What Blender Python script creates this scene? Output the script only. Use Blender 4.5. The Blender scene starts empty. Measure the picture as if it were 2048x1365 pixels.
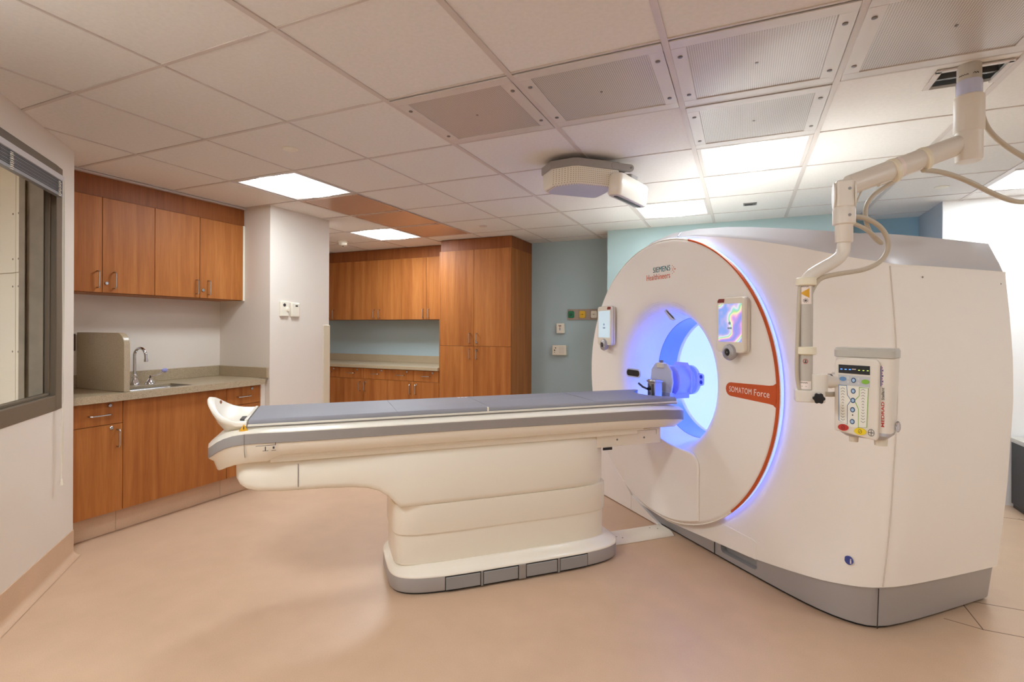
import bpy, bmesh, math, random
from mathutils import Vector, Matrix
R = math.radians
PI = math.pi
rnd = random.Random(7)
scn = bpy.context.scene
COL = scn.collection

# ------------------------------------------------------------------ camera
cd = bpy.data.cameras.new('camera')
cam = bpy.data.objects.new('camera', cd)
COL.objects.link(cam)
FPX = 1032.0
cd.sensor_width = 36.0
cd.lens = FPX / 2048 * 36.0
cd.shift_x = 0.0
cd.shift_y = -(682.5 - 656.9) / 2048
cd.clip_start = 0.02
cd.clip_end = 60
YAW, ROLL = 0.4216, 0.0039
H = 1.35
cam.matrix_world = (Matrix.Translation((0, 0, H)) @ Matrix.Rotation(YAW, 4, 'Z')
                    @ Matrix.Rotation(PI / 2, 4, 'X') @ Matrix.Rotation(ROLL, 4, 'Z'))
scn.camera = cam
CEIL = H + 1.0287
X0, Y0, T = -0.2616, 1.2886, 0.61

# ------------------------------------------------------------------ world, exposure, look
w = bpy.data.worlds.new('world')
scn.world = w
w.use_nodes = True
w.node_tree.nodes['Background'].inputs[0].default_value = (0.9, 0.85, 0.8, 1)
w.node_tree.nodes['Background'].inputs[1].default_value = 0.05
scn.view_settings.view_transform = 'Standard'
scn.view_settings.look = 'None'
scn.view_settings.gamma = 1
scn.view_settings.exposure = 1.15
scn.view_settings.use_curve_mapping = False
scn.cycles.use_denoising = True
scn.cycles.max_bounces = 10
scn.cycles.diffuse_bounces = 6
scn.cycles.glossy_bounces = 4
scn.cycles.transmission_bounces = 8
scn.cycles.sample_clamp_indirect = 6.0
scn.cycles.caustics_reflective = False
scn.cycles.caustics_refractive = False

# ceiling troffers: (row, col, strength); rows run away from the camera, columns to its right
LAMP_COL = (0.93, 1.04, 1.12)
LAMPS = [(2, -5, 15.0), (5, -6, 25.0), (3, 0, 10.5), (5, -1, 10.0), (5, 3, 15.0),
         (-2, -3, 26.0), (-2, 1, 9.0), (-4, 3, 14.0), (1, 4, 12.0), (-4, -6, 48.0)]  # unseen fill troffers added to brighten this room and the control room
LED_BLUE = (0.0, 0.08, 1.0)
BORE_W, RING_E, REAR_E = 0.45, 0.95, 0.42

# ------------------------------------------------------------------ colour and materials
def srgb(r, g, b):
    def f(c):
        c /= 255.0
        return c / 12.92 if c <= 0.04045 else ((c + 0.055) / 1.055) ** 2.4
    return (f(r), f(g), f(b), 1.0)

def mat(name, col, rough=0.5, metal=0.0, spec=0.5, emit=None, es=0.0, noise=None, bump=None, coat=0.0):
    m = bpy.data.materials.new(name)
    m.use_nodes = True
    nt = m.node_tree
    b = nt.nodes['Principled BSDF']
    b.inputs['Base Color'].default_value = col
    b.inputs['Roughness'].default_value = rough
    b.inputs['Metallic'].default_value = metal
    b.inputs['Specular IOR Level'].default_value = spec
    b.inputs['Coat Weight'].default_value = coat
    if emit:
        b.inputs['Emission Color'].default_value = tuple(emit[:3]) + (1,)
        b.inputs['Emission Strength'].default_value = es
    if noise:   # (scale, amount, detail)
        tc = nt.nodes.new('ShaderNodeTexCoord')
        n = nt.nodes.new('ShaderNodeTexNoise')
        n.inputs['Scale'].default_value = noise[0]
        n.inputs['Detail'].default_value = noise[2] if len(noise) > 2 else 4
        r = nt.nodes.new('ShaderNodeValToRGB')
        a = noise[1]
        r.color_ramp.elements[0].position = 0.3
        r.color_ramp.elements[1].position = 0.7
        r.color_ramp.elements[0].color = tuple(c * (1 - a) for c in col[:3]) + (1,)
        r.color_ramp.elements[1].color = tuple(min(1, c * (1 + a)) for c in col[:3]) + (1,)
        nt.links.new(tc.outputs['Object'], n.inputs['Vector'])
        nt.links.new(n.outputs['Fac'], r.inputs['Fac'])
        nt.links.new(r.outputs['Color'], b.inputs['Base Color'])
    if bump:    # (scale, strength, distance)
        tc = nt.nodes.new('ShaderNodeTexCoord')
        n = nt.nodes.new('ShaderNodeTexNoise')
        n.inputs['Scale'].default_value = bump[0]
        n.inputs['Detail'].default_value = 3
        bp = nt.nodes.new('ShaderNodeBump')
        bp.inputs['Strength'].default_value = bump[1]
        bp.inputs['Distance'].default_value = bump[2]
        nt.links.new(tc.outputs['Object'], n.inputs['Vector'])
        nt.links.new(n.outputs['Fac'], bp.inputs['Height'])
        nt.links.new(bp.outputs['Normal'], b.inputs['Normal'])
    return m

def wood_mat(name, c1, c2, c3, rough=0.38):
    m = bpy.data.materials.new(name)
    m.use_nodes = True
    nt = m.node_tree
    b = nt.nodes['Principled BSDF']
    b.inputs['Roughness'].default_value = rough
    b.inputs['Specular IOR Level'].default_value = 0.22
    tc = nt.nodes.new('ShaderNodeTexCoord')
    oi = nt.nodes.new('ShaderNodeObjectInfo')
    ad = nt.nodes.new('ShaderNodeVectorMath'); ad.operation = 'ADD'
    sc = nt.nodes.new('ShaderNodeVectorMath'); sc.operation = 'MULTIPLY'
    sc.inputs[1].default_value = (7, 7, 0.35)
    mu = nt.nodes.new('ShaderNodeMath'); mu.operation = 'MULTIPLY'; mu.inputs[1].default_value = 13
    n = nt.nodes.new('ShaderNodeTexNoise'); n.inputs['Scale'].default_value = 2.0
    n.inputs['Detail'].default_value = 5; n.inputs['Distortion'].default_value = 0.6
    n2 = nt.nodes.new('ShaderNodeTexNoise'); n2.inputs['Scale'].default_value = 16
    n2.inputs['Detail'].default_value = 4
    r = nt.nodes.new('ShaderNodeValToRGB')
    r.color_ramp.elements[0].position = 0.28; r.color_ramp.elements[0].color = c1
    r.color_ramp.elements[1].position = 0.75; r.color_ramp.elements[1].color = c3
    e = r.color_ramp.elements.new(0.5); e.color = c2
    mx = nt.nodes.new('ShaderNodeMix'); mx.data_type = 'RGBA'; mx.blend_type = 'MULTIPLY'
    mx.inputs['Factor'].default_value = 0.35
    r2 = nt.nodes.new('ShaderNodeValToRGB')
    r2.color_ramp.elements[0].position = 0.35; r2.color_ramp.elements[0].color = (.62, .58, .55, 1)
    r2.color_ramp.elements[1].position = 0.65
    L = nt.links.new
    L(tc.outputs['Object'], sc.inputs[0]); L(oi.outputs['Random'], mu.inputs[0])
    L(sc.outputs[0], ad.inputs[0]); L(mu.outputs[0], ad.inputs[1])
    L(ad.outputs[0], n.inputs['Vector']); L(ad.outputs[0], n2.inputs['Vector'])
    L(n.outputs['Fac'], r.inputs['Fac']); L(n2.outputs['Fac'], r2.inputs['Fac'])
    L(r.outputs['Color'], mx.inputs['A']); L(r2.outputs['Color'], mx.inputs['B'])
    L(mx.outputs['Result'], b.inputs['Base Color'])
    return m

def speckle_mat(name, base, dark, light, scale=220, rough=0.35, amt=0.5):
    m = bpy.data.materials.new(name)
    m.use_nodes = True
    nt = m.node_tree
    b = nt.nodes['Principled BSDF']
    b.inputs['Roughness'].default_value = rough
    tc = nt.nodes.new('ShaderNodeTexCoord')
    n = nt.nodes.new('ShaderNodeTexNoise'); n.inputs['Scale'].default_value = scale; n.inputs['Detail'].default_value = 2
    n2 = nt.nodes.new('ShaderNodeTexNoise'); n2.inputs['Scale'].default_value = scale * 0.02; n2.inputs['Detail'].default_value = 5
    r = nt.nodes.new('ShaderNodeValToRGB')
    r.color_ramp.elements[0].position = 0.30; r.color_ramp.elements[0].color = dark
    r.color_ramp.elements[1].position = 0.72; r.color_ramp.elements[1].color = light
    e = r.color_ramp.elements.new(0.42); e.color = base
    e = r.color_ramp.elements.new(0.60); e.color = base
    mx = nt.nodes.new('ShaderNodeMix'); mx.data_type = 'RGBA'; mx.blend_type = 'MULTIPLY'
    mx.inputs['Factor'].default_value = amt
    r2 = nt.nodes.new('ShaderNodeValToRGB')
    r2.color_ramp.elements[0].position = 0.3; r2.color_ramp.elements[0].color = (.80, .78, .76, 1)
    r2.color_ramp.elements[1].position = 0.7
    L = nt.links.new
    L(tc.outputs['Object'], n.inputs['Vector']); L(tc.outputs['Object'], n2.inputs['Vector'])
    L(n.outputs['Fac'], r.inputs['Fac']); L(n2.outputs['Fac'], r2.inputs['Fac'])
    L(r.outputs['Color'], mx.inputs['A']); L(r2.outputs['Color'], mx.inputs['B'])
    L(mx.outputs['Result'], b.inputs['Base Color'])
    return m

def perf_mat(name, col, hole, pitch, radius, rough=0.35, axes='XY', metal=0.0):
    """sheet with a regular grid of round holes, in object coordinates"""
    m = bpy.data.materials.new(name)
    m.use_nodes = True
    nt = m.node_tree
    b = nt.nodes['Principled BSDF']
    b.inputs['Roughness'].default_value = rough
    b.inputs['Metallic'].default_value = metal
    tc = nt.nodes.new('ShaderNodeTexCoord')
    sx = nt.nodes.new('ShaderNodeSeparateXYZ')
    L = nt.links.new
    L(tc.outputs['Object'], sx.inputs[0])
    acc = None
    for ax in axes:
        mu = nt.nodes.new('ShaderNodeMath'); mu.operation = 'MULTIPLY'; mu.inputs[1].default_value = 1 / pitch
        fr = nt.nodes.new('ShaderNodeMath'); fr.operation = 'FRACT'
        su = nt.nodes.new('ShaderNodeMath'); su.operation = 'SUBTRACT'; su.inputs[1].default_value = 0.5
        sq = nt.nodes.new('ShaderNodeMath'); sq.operation = 'POWER'; sq.inputs[1].default_value = 2
        ab = nt.nodes.new('ShaderNodeMath'); ab.operation = 'ABSOLUTE'
        L(sx.outputs[ax], mu.inputs[0]); L(mu.outputs[0], fr.inputs[0]); L(fr.outputs[0], su.inputs[0])
        L(su.outputs[0], ab.inputs[0]); L(ab.outputs[0], sq.inputs[0])
        if acc is None:
            acc = sq
        else:
            a2 = nt.nodes.new('ShaderNodeMath'); a2.operation = 'ADD'
            L(acc.outputs[0], a2.inputs[0]); L(sq.outputs[0], a2.inputs[1]); acc = a2
    lt = nt.nodes.new('ShaderNodeMath'); lt.operation = 'LESS_THAN'; lt.inputs[1].default_value = radius * radius
    L(acc.outputs[0], lt.inputs[0])
    mx = nt.nodes.new('ShaderNodeMix'); mx.data_type = 'RGBA'
    mx.inputs['A'].default_value = col; mx.inputs['B'].default_value = hole
    L(lt.outputs[0], mx.inputs['Factor']); L(mx.outputs['Result'], b.inputs['Base Color'])
    return m

M = {}
M['wall'] = mat('wall_paint_cream', srgb(224, 214, 202), 0.7, bump=(500, .05, .001))
M['wall_white'] = mat('wall_paint_white', srgb(248, 246, 242), 0.6)
M['teal_dark'] = mat('wall_paint_teal', srgb(172, 190, 194), 0.65)
M['teal'] = mat('wall_paint_pale_teal', srgb(172, 194, 194), 0.65)
M['teal_blue'] = mat('wall_paint_blue_teal', srgb(150, 186, 202), 0.65)
M['lav'] = mat('wall_paint_blue_grey', srgb(176, 180, 188), 0.65)
M['floor'] = speckle_mat('floor_vinyl', srgb(209, 176, 146), srgb(194, 160, 130), srgb(216, 186, 158), 330, 0.42, 0.35)
M['tile'] = mat('ceiling_tile', srgb(228, 223, 218), 0.9, noise=(60, .03, 6))
M['tee'] = mat('ceiling_tee', srgb(206, 195, 188), 0.45)
M['wood'] = wood_mat('cherry_laminate', srgb(154, 90, 42), srgb(172, 106, 52), srgb(186, 120, 64), 0.45)
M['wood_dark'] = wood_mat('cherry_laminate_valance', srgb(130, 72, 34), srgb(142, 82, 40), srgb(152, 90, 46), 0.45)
M['gap'] = mat('dark_gap', srgb(50, 26, 14), 0.8)
M['counter'] = speckle_mat('stone_counter', srgb(176, 158, 130), srgb(122, 102, 76), srgb(200, 184, 156), 260, 0.28, 0.2)
M['steel'] = mat('brushed_steel', srgb(190, 190, 192), 0.25, 1.0)
M['chrome'] = mat('chrome', srgb(225, 225, 230), 0.07, 1.0)
M['frame'] = mat('window_frame_brown', srgb(112, 98, 80), 0.5)
M['jamb'] = mat('window_jamb_grey_brown', srgb(188, 176, 156), 0.3, noise=(8, .15, 5))
M['panel_white'] = mat('lead_panel_white', srgb(240, 235, 218), 0.7)
M['black'] = mat('black_plastic', (.012, .012, .014, 1), 0.4)
M['screw'] = mat('screw_grey', srgb(130, 124, 120), 0.4, 0.6)
M['body'] = mat('scanner_shell_white', srgb(250, 244, 236), 0.62, spec=.35, bump=(900, .04, .0005))
M['shell2'] = mat('table_shell_white', srgb(240, 232, 216), 0.35, coat=0.2)
M['silver'] = mat('scanner_silver', srgb(176, 174, 174), 0.42, 0.35)
M['silver_cap'] = mat('scanner_silver_cap', srgb(212, 210, 213), 0.4, 0.3)
M['orange'] = mat('scanner_orange', srgb(204, 86, 32), 0.4)
M['text_teal'] = mat('logo_teal', srgb(20, 112, 122), 0.5)
M['text_orange'] = mat('logo_orange', srgb(222, 96, 40), 0.5)
M['text_white'] = mat('lettering_white', srgb(245, 232, 224), 0.5)
M['text_dark'] = mat('marking_dark', srgb(58, 54, 52), 0.6)
M['ink_blue'] = mat('marking_blue', srgb(66, 76, 150), 0.5)
M['pale_ink'] = mat('marking_pale_blue', srgb(150, 178, 212), 0.5)
M['ink_red'] = mat('marking_red', srgb(190, 52, 44), 0.5)
M['pad'] = mat('mat_grey_vinyl', srgb(146, 145, 151), 0.55, spec=.25)
M['band'] = mat('table_band_grey', srgb(150, 143, 138), 0.5)
M['lip'] = mat('ring_light', (.5, .7, 1, 1), 0.4, emit=(.14, .21, 1.0), es=RING_E)
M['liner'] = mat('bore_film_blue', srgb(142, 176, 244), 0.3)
M['rear'] = mat('rear_funnel_painted_glow', (.15, .2, .25, 1), 0.6, emit=(.56, .79, 1.0), es=REAR_E)  # emission stands in for blue-white light falling on the funnel wall
M['screen'] = mat('screen_pale', srgb(200, 220, 230), 0.2, emit=srgb(190, 214, 228)[:3], es=0.22)
M['acrylic'] = mat('phantom_acrylic', srgb(205, 208, 235), 0.18)
M['acrylic2'] = mat('phantom_acrylic_frosted', srgb(180, 184, 228), 0.3)
M['clear'] = mat('clear_plastic', srgb(225, 225, 235), 0.08)
M['clear'].node_tree.nodes['Principled BSDF'].inputs['Transmission Weight'].default_value = 0.85
M['glass'] = mat('window_glass', (1, 1, 1, 1), 0.0)
_b = M['glass'].node_tree.nodes['Principled BSDF']
_b.inputs['Transmission Weight'].default_value = 1.0
_b.inputs['IOR'].default_value = 1.05
M['cream'] = mat('cream_plastic', srgb(232, 224, 206), 0.4)
M['inj'] = mat('injector_ivory', srgb(232, 224, 212), 0.38)
M['inj_grey'] = mat('injector_grey', srgb(190, 186, 176), 0.35)
M['clamp'] = mat('ivory_clamp', srgb(240, 232, 208), 0.35)
M['cable'] = mat('grey_beige_cable', srgb(198, 186, 166), 0.4)
M['pipe_grey'] = mat('support_pipe_grey', srgb(196, 190, 180), 0.4)
M['perf'] = perf_mat('perforated_sheet', srgb(206, 198, 192), srgb(150, 140, 133), 0.008, 0.33, 0.25)
M['perf_frame'] = mat('perforated_panel_frame', srgb(210, 202, 196), 0.32)
M['wood_reflection'] = perf_mat('sheet_painted_reflection', srgb(206, 170, 148), srgb(172, 134, 110), 0.008, 0.30, 0.25, metal=0.1)  # brown of the cabinets reflected in the panel, painted as base colour
M['wood_reflection_frame'] = mat('frame_painted_reflection', srgb(206, 176, 156), 0.3, 0.1)
M['speaker'] = perf_mat('perforated_speaker', srgb(230, 222, 206), srgb(140, 128, 112), 0.0115, 0.19, 0.5, axes='XZ')
M['green'] = mat('outlet_green', srgb(10, 112, 70), 0.35)
M['yellow'] = mat('outlet_yellow', srgb(228, 178, 20), 0.35)
M['tag_yellow'] = mat('warning_yellow', srgb(226, 168, 40), 0.5)
M['pedal'] = perf_mat('dimpled_pedal', srgb(150, 148, 146), srgb(178, 176, 172), 0.022, 0.22, 0.4, axes='XZ')
M['lamp'] = {}

def rainbow_mat():
    m = bpy.data.materials.new('screen_rainbow')  # wavy rainbow bands in base colour and emission
    m.use_nodes = True
    nt = m.node_tree
    b = nt.nodes['Principled BSDF']
    tc = nt.nodes.new('ShaderNodeTexCoord')
    mp = nt.nodes.new('ShaderNodeMapping'); mp.inputs['Rotation'].default_value = (0, R(32), 0)
    wv = nt.nodes.new('ShaderNodeTexWave'); wv.bands_direction = 'Z'
    wv.inputs['Scale'].default_value = 1.9; wv.inputs['Distortion'].default_value = 7.5
    wv.inputs['Detail'].default_value = 2.5; wv.inputs['Detail Scale'].default_value = 2.4
    r = nt.nodes.new('ShaderNodeValToRGB')
    e = r.color_ramp.elements
    e[0].position = 0; e[0].color = srgb(140, 150, 235)
    e[1].position = 1; e[1].color = srgb(130, 165, 240)
    for p, c in ((.16, (208, 160, 235)), (.3, (245, 205, 215)), (.42, (245, 240, 190)), (.54, (160, 225, 160)),
                 (.66, (150, 220, 225)), (.8, (225, 230, 240)), (.9, (205, 190, 240))):
        q = e.new(p); q.color = srgb(*c)
    nt.links.new(tc.outputs['Object'], mp.inputs[0]); nt.links.new(mp.outputs[0], wv.inputs['Vector'])
    nt.links.new(wv.outputs['Fac'], r.inputs['Fac'])
    nt.links.new(r.outputs['Color'], b.inputs['Base Color'])
    nt.links.new(r.outputs['Color'], b.inputs['Emission Color'])
    b.inputs['Emission Strength'].default_value = 0.25
    return m
M['rainbow'] = rainbow_mat()

# ------------------------------------------------------------------ mesh helpers
class MB:
    def __init__(s):
        s.bm = bmesh.new(); s.mi = 0
    def _mi(s, fs):
        for f in fs: f.material_index = s.mi
    def box(s, a, b, mtx=None):
        x0, y0, z0 = a; x1, y1, z1 = b
        vs = [s.bm.verts.new(p) for p in ((x0,y0,z0),(x1,y0,z0),(x1,y1,z0),(x0,y1,z0),(x0,y0,z1),(x1,y0,z1),(x1,y1,z1),(x0,y1,z1))]
        if mtx:
            for v in vs: v.co = mtx @ v.co
        fs = [s.bm.faces.new([vs[i] for i in q]) for q in ((3,2,1,0),(4,5,6,7),(0,1,5,4),(1,2,6,5),(2,3,7,6),(3,0,4,7))]
        s._mi(fs); return s
    def rings(s, rings, closed=True, cap=(True, True), loop=False):
        """loft through rings of equally many points"""
        vr = [[s.bm.verts.new(p) for p in r] for r in rings]
        n = len(vr[0]); fs = []
        prs = list(zip(vr, vr[1:])) + ([(vr[-1], vr[0])] if loop else [])
        for a, b in prs:
            for i in range(n if closed else n - 1):
                j = (i + 1) % n
                try: fs.append(s.bm.faces.new((a[i], a[j], b[j], b[i])))
                except ValueError: pass
        if cap[0] and closed and not loop: fs.append(s.bm.faces.new(list(reversed(vr[0]))))
        if cap[1] and closed and not loop: fs.append(s.bm.faces.new(vr[-1]))
        s._mi(fs); return s
    def prism(s, pts, axis, a, b):
        """2-D polygon pushed along an axis; pts are the two other coordinates in x,y,z order"""
        def put(p, t):
            q = list(p); q.insert('xyz'.index(axis), t); return tuple(q)
        return s.rings([[put(p, a) for p in pts], [put(p, b) for p in pts]])
    def cyl(s, c, r, h, axis='z', n=24, r2=None):
        r2 = r if r2 is None else r2
        def ring(rad, t):
            out = []
            for i in range(n):
                a = 2 * PI * i / n
                u, v = rad * math.cos(a), rad * math.sin(a)
                p = {'z': (u, v, t), 'y': (u, t, v), 'x': (t, u, v)}[axis]
                out.append((c[0] + p[0], c[1] + p[1], c[2] + p[2]))
            return out
        return s.rings([ring(r, 0), ring(r2, h)])
    def lathe(s, c, prof, axis='z', n=32, a0=0.0, a1=2 * PI, cap=(True, True)):
        full = abs(a1 - a0 - 2 * PI) < 1e-6
        rs = []
        for r, t in prof:
            ring = []
            k = n if full else n + 1
            for i in range(k):
                a = a0 + (a1 - a0) * i / n
                u, v = r * math.cos(a), r * math.sin(a)
                p = {'z': (u, v, t), 'y': (u, t, v), 'x': (t, u, v)}[axis]
                ring.append((c[0] + p[0], c[1] + p[1], c[2] + p[2]))
            rs.append(ring)
        return s.rings(rs, closed=full, cap=cap if full else (False, False))
    def tube(s, pts, r, n=12, smooth=0, flat=None):
        pts = [Vector(p) for p in pts]
        for _ in range(smooth):
            q = [pts[0]]
            for a, b in zip(pts, pts[1:]):
                q += [a.lerp(b, .25), a.lerp(b, .75)]
            q.append(pts[-1]); pts = q
        rs = []
        up = None
        for i, p in enumerate(pts):
            t = (pts[min(i + 1, len(pts) - 1)] - pts[max(i - 1, 0)]).normalized()
            if up is None:
                up = Vector((0, 0, 1)) if abs(t.z) < 0.9 else Vector((0, 1, 0))
            u = up - t * up.dot(t)
            if u.length < 1e-4: u = Vector((1, 0, 0)) - t * t.x
            u.normalize(); v = t.cross(u); up = u
            rad = r[i] if isinstance(r, (list, tuple)) and not smooth else (r[0] if isinstance(r, (list, tuple)) else r)
            ru, rv = (rad, rad) if flat is None else flat
            rs.append([tuple(p + u * (ru * math.cos(2 * PI * k / n)) + v * (rv * math.sin(2 * PI * k / n))) for k in range(n)])
        return s.rings(rs)
    def sphere(s, c, r, sc=(1, 1, 1), n=16):
        prof = [(max(1e-4, r * math.cos(a)), r * math.sin(a)) for a in [PI * (i / 10 - .5) for i in range(11)]]
        rs = [[(c[0] + p * sc[0] * math.cos(2*PI*k/n), c[1] + p * sc[1] * math.sin(2*PI*k/n), c[2] + z * sc[2]) for k in range(n)] for p, z in prof]
        return s.rings(rs)
    def build(s, name, m, parent=None, loc=(0, 0, 0), rot=(0, 0, 0), bevel=0, seg=2, smooth=32, sub=0):
        bmesh.ops.remove_doubles(s.bm, verts=s.bm.verts, dist=1e-6)
        bmesh.ops.recalc_face_normals(s.bm, faces=s.bm.faces)
        me = bpy.data.meshes.new(name)
        s.bm.to_mesh(me); s.bm.free()
        for q in (m if isinstance(m, (list, tuple)) else [m]):
            me.materials.append(M[q] if isinstance(q, str) else q)
        if smooth:
            me.polygons.foreach_set('use_smooth', [True] * len(me.polygons))
            me.set_sharp_from_angle(angle=R(smooth))
        o = bpy.data.objects.new(name, me)
        COL.objects.link(o)
        o.location = loc; o.rotation_euler = rot
        if parent: o.parent = parent
        if bevel:
            b = o.modifiers.new('bevel', 'BEVEL'); b.width = bevel; b.segments = seg
            b.limit_method = 'ANGLE'; b.angle_limit = R(40)
        return o

def tag(o, label, cat, group=None):
    o['label'] = label; o['category'] = cat
    if group: o['group'] = group
    return o

def thing(name, label, cat, loc=(0, 0, 0), rz=0, group=None):
    o = bpy.data.objects.new(name, None); COL.objects.link(o)
    o.empty_display_size = 0.1
    o.location = loc; o.rotation_euler = (0, 0, rz)
    return tag(o, label, cat, group)

def struct(o):
    o['kind'] = 'structure'; return o

def kids(o): return [c for c in bpy.data.objects if c.parent == o]

def dup(root, loc, rz, label):
    r = root.copy(); COL.objects.link(r); r.location = loc; r.rotation_euler = (0, 0, rz); r['label'] = label
    for ch in kids(root):
        c = ch.copy(); COL.objects.link(c); c.parent = r
        for g in kids(ch):
            d = g.copy(); COL.objects.link(d); d.parent = c
    return r

def rrect(x0, z0, x1, z1, r, n=5):
    pts = []
    for cx, cz, a0 in ((x1 - r, z0 + r, -90), (x1 - r, z1 - r, 0), (x0 + r, z1 - r, 90), (x0 + r, z0 + r, 180)):
        for i in range(n + 1):
            a = R(a0 + 90 * i / n)
            pts.append((cx + r * math.cos(a), cz + r * math.sin(a)))
    return pts

def text(s, width, m, parent, loc, rot=(PI / 2, 0, 0), name='lettering', height=None, bold=0.0, depth=0.0008, align='LEFT', shear=0, space=1.0):
    cu = bpy.data.curves.new('t', 'FONT'); cu.body = s; cu.size = 1; cu.extrude = 0.01
    cu.offset = bold; cu.resolution_u = 4; cu.shear = shear; cu.space_character = space
    o = bpy.data.objects.new('t', cu); COL.objects.link(o)
    dg = bpy.context.evaluated_depsgraph_get(); dg.update()
    me = bpy.data.meshes.new_from_object(o.evaluated_get(dg))
    bpy.data.objects.remove(o); bpy.data.curves.remove(cu)
    xs = [v.co.x for v in me.vertices]; ys = [v.co.y for v in me.vertices]
    w0, h0 = max(xs) - min(xs), max(ys) - min(ys)
    k = width / w0; kh = (height / h0) if height else k
    ox = min(xs) if align == 'LEFT' else (min(xs) + max(xs)) / 2
    for v in me.vertices:
        v.co.x = (v.co.x - ox) * k; v.co.y = (v.co.y - min(ys)) * kh; v.co.z *= depth / 0.01
    me.name = name; me.materials.append(M[m])
    o = bpy.data.objects.new(name, me); COL.objects.link(o)
    o.location = loc; o.rotation_euler = rot; o.parent = parent
    return o

def boolean(o, cutter):
    md = o.modifiers.new('cut', 'BOOLEAN'); md.operation = 'DIFFERENCE'; md.object = cutter; md.solver = 'EXACT'
    dg = bpy.context.evaluated_depsgraph_get(); dg.update()
    me = bpy.data.meshes.new_from_object(o.evaluated_get(dg))
    o.modifiers.clear(); old = o.data; o.data = me; bpy.data.meshes.remove(old)
    bpy.data.objects.remove(cutter)
    me.polygons.foreach_set('use_smooth', [abs(p.normal.z) < .5 for p in me.polygons])
    me.set_sharp_from_angle(angle=R(28))

# ------------------------------------------------------------------ the room shell
# floor
f = MB(); f.box((-8, -4, -.1), (5.2, 7, 0)); struct(f.build('floor', 'floor', smooth=0))
# ceiling: lay-in tiles and the tee grid
LC = {(r, c) for r, c, s in LAMPS}
PERF = [(1, -2), (1, -1), (1, 0), (2, 0), (1, 1)]
WOOD_REFLECTION = [(3, -5), (4, -5), (5, -5)]
HOLE = {(2, 1)}
ce = MB()
RR, CC = range(-8, 9), range(-13, 9)
for r in RR:
    for c in CC:
        if (r, c) in LC or (r, c) in PERF or (r, c) in WOOD_REFLECTION: continue
        x, y = X0 + T * c, Y0 + T * r
        z = CEIL + .004
        g = .004
        if (r, c) == (2, 1):      # tile with an opening for the injector pole
            hx0, hx1, hy0, hy1 = .70, .93, 2.575, 2.76
            for a, b in (((x+g, y+g), (hx0, y+T-g)), ((hx1, y+g), (x+T-g, y+T-g)), ((hx0, y+g), (hx1, hy0)), ((hx0, hy1), (hx1, y+T-g))):
                ce.box((a[0], a[1], z), (b[0], b[1], z + .012))
            continue
        ce.box((x + g - .001, y + g - .001, z), (x + T - g + .001, y + T - g + .001, z + .012))
ce.mi = 1
xa, xb, ya, yb = X0 + T * CC[0], X0 + T * (CC[-1] + 1), Y0 + T * RR[0], Y0 + T * (RR[-1] + 1)
for r in list(RR) + [9]:
    ce.box((xa, Y0 + T * r - .008, CEIL), (-1.6, Y0 + T * r + .008, CEIL + .004)); ce.box((-1.6, Y0 + T * r - .005, CEIL), (xb, Y0 + T * r + .005, CEIL + .004))
for c in list(CC) + [9]:
    hw_ = .012 if c > -3 else .004
    ce.box((X0 + T * c - hw_, ya, CEIL - .001), (X0 + T * c + hw_, yb, CEIL + .004))
ce.mi = 0
ce.box((xa, ya, CEIL + .2), (xb, yb, CEIL + .24))
struct(ce.build('ceiling', ['tile', 'tee'], smooth=0))

def wallbox(name, a, b, m='wall'):
    return struct(MB().box(a, b).build(name, m, smooth=0))
ZT = CEIL + .004
# angled wall with the control room window (local x runs along it towards the camera, y into the room)
W0 = Vector((-3.592, 1.713, 0)); WA = math.atan2(-.6872348, .72643536)
OX0, OX1, OZ0, OZ1 = .20, 1.75, .93, 2.18
wl = MB()
wl.box((0, -.15, 0), (OX0, 0, ZT)); wl.box((OX1, -.15, 0), (5.9, 0, ZT))
wl.box((OX0, -.15, 0), (OX1, 0, OZ0)); wl.box((OX0, -.15, OZ1), (OX1, 0, ZT))
struct(wl.build('wall_left', 'wall', loc=W0, rot=(0, 0, WA), smooth=0))
wallbox('wall_alcove_left', (-6.2, 1.62, 0), (-3.62, 1.705, ZT))
wallbox('wall_alcove_back', (-4.4, 1.705, 0), (-4.27, 3.14, ZT))
wallbox('wall_pillar', (-6.2, 3.14, 0), (-3.65, 3.82, ZT))
wallbox('wall_back_room_left', (-6.32, 3.82, 0), (-6.2, 5.93, ZT))
wallbox('wall_back', (-6.32, 5.81, 0), (-1.31, 5.93, ZT), 'teal_dark')
wallbox('wall_back_bump', (-1.31, 5.37, 0), (.85, 5.93, ZT), 'teal')
wallbox('wall_back_niche', (.85, 5.81, 0), (1.455, 5.93, ZT), 'teal_blue')
wr = MB(); wr.box((1.455, 5.20, 0), (1.52, 5.93, ZT)); struct(wr.build('wall_niche_side', 'lav', smooth=0))
wallbox('wall_right_back', (1.4552, 5.185, 0), (4.6, 5.30, ZT), 'wall_white')
wallbox('wall_right', (4.5, -3.1, 0), (4.62, 5.3, ZT), 'wall_white')
wallbox('wall_rear', (.4, -3.1, 0), (4.62, -2.98, ZT))
wallbox('wall_control_room', (-6.32, -3.1, 0), (.4, -2.98, ZT))
wallbox('wall_control_side', (-6.32, -3.1, 0), (-6.2, 1.7, ZT))
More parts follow.
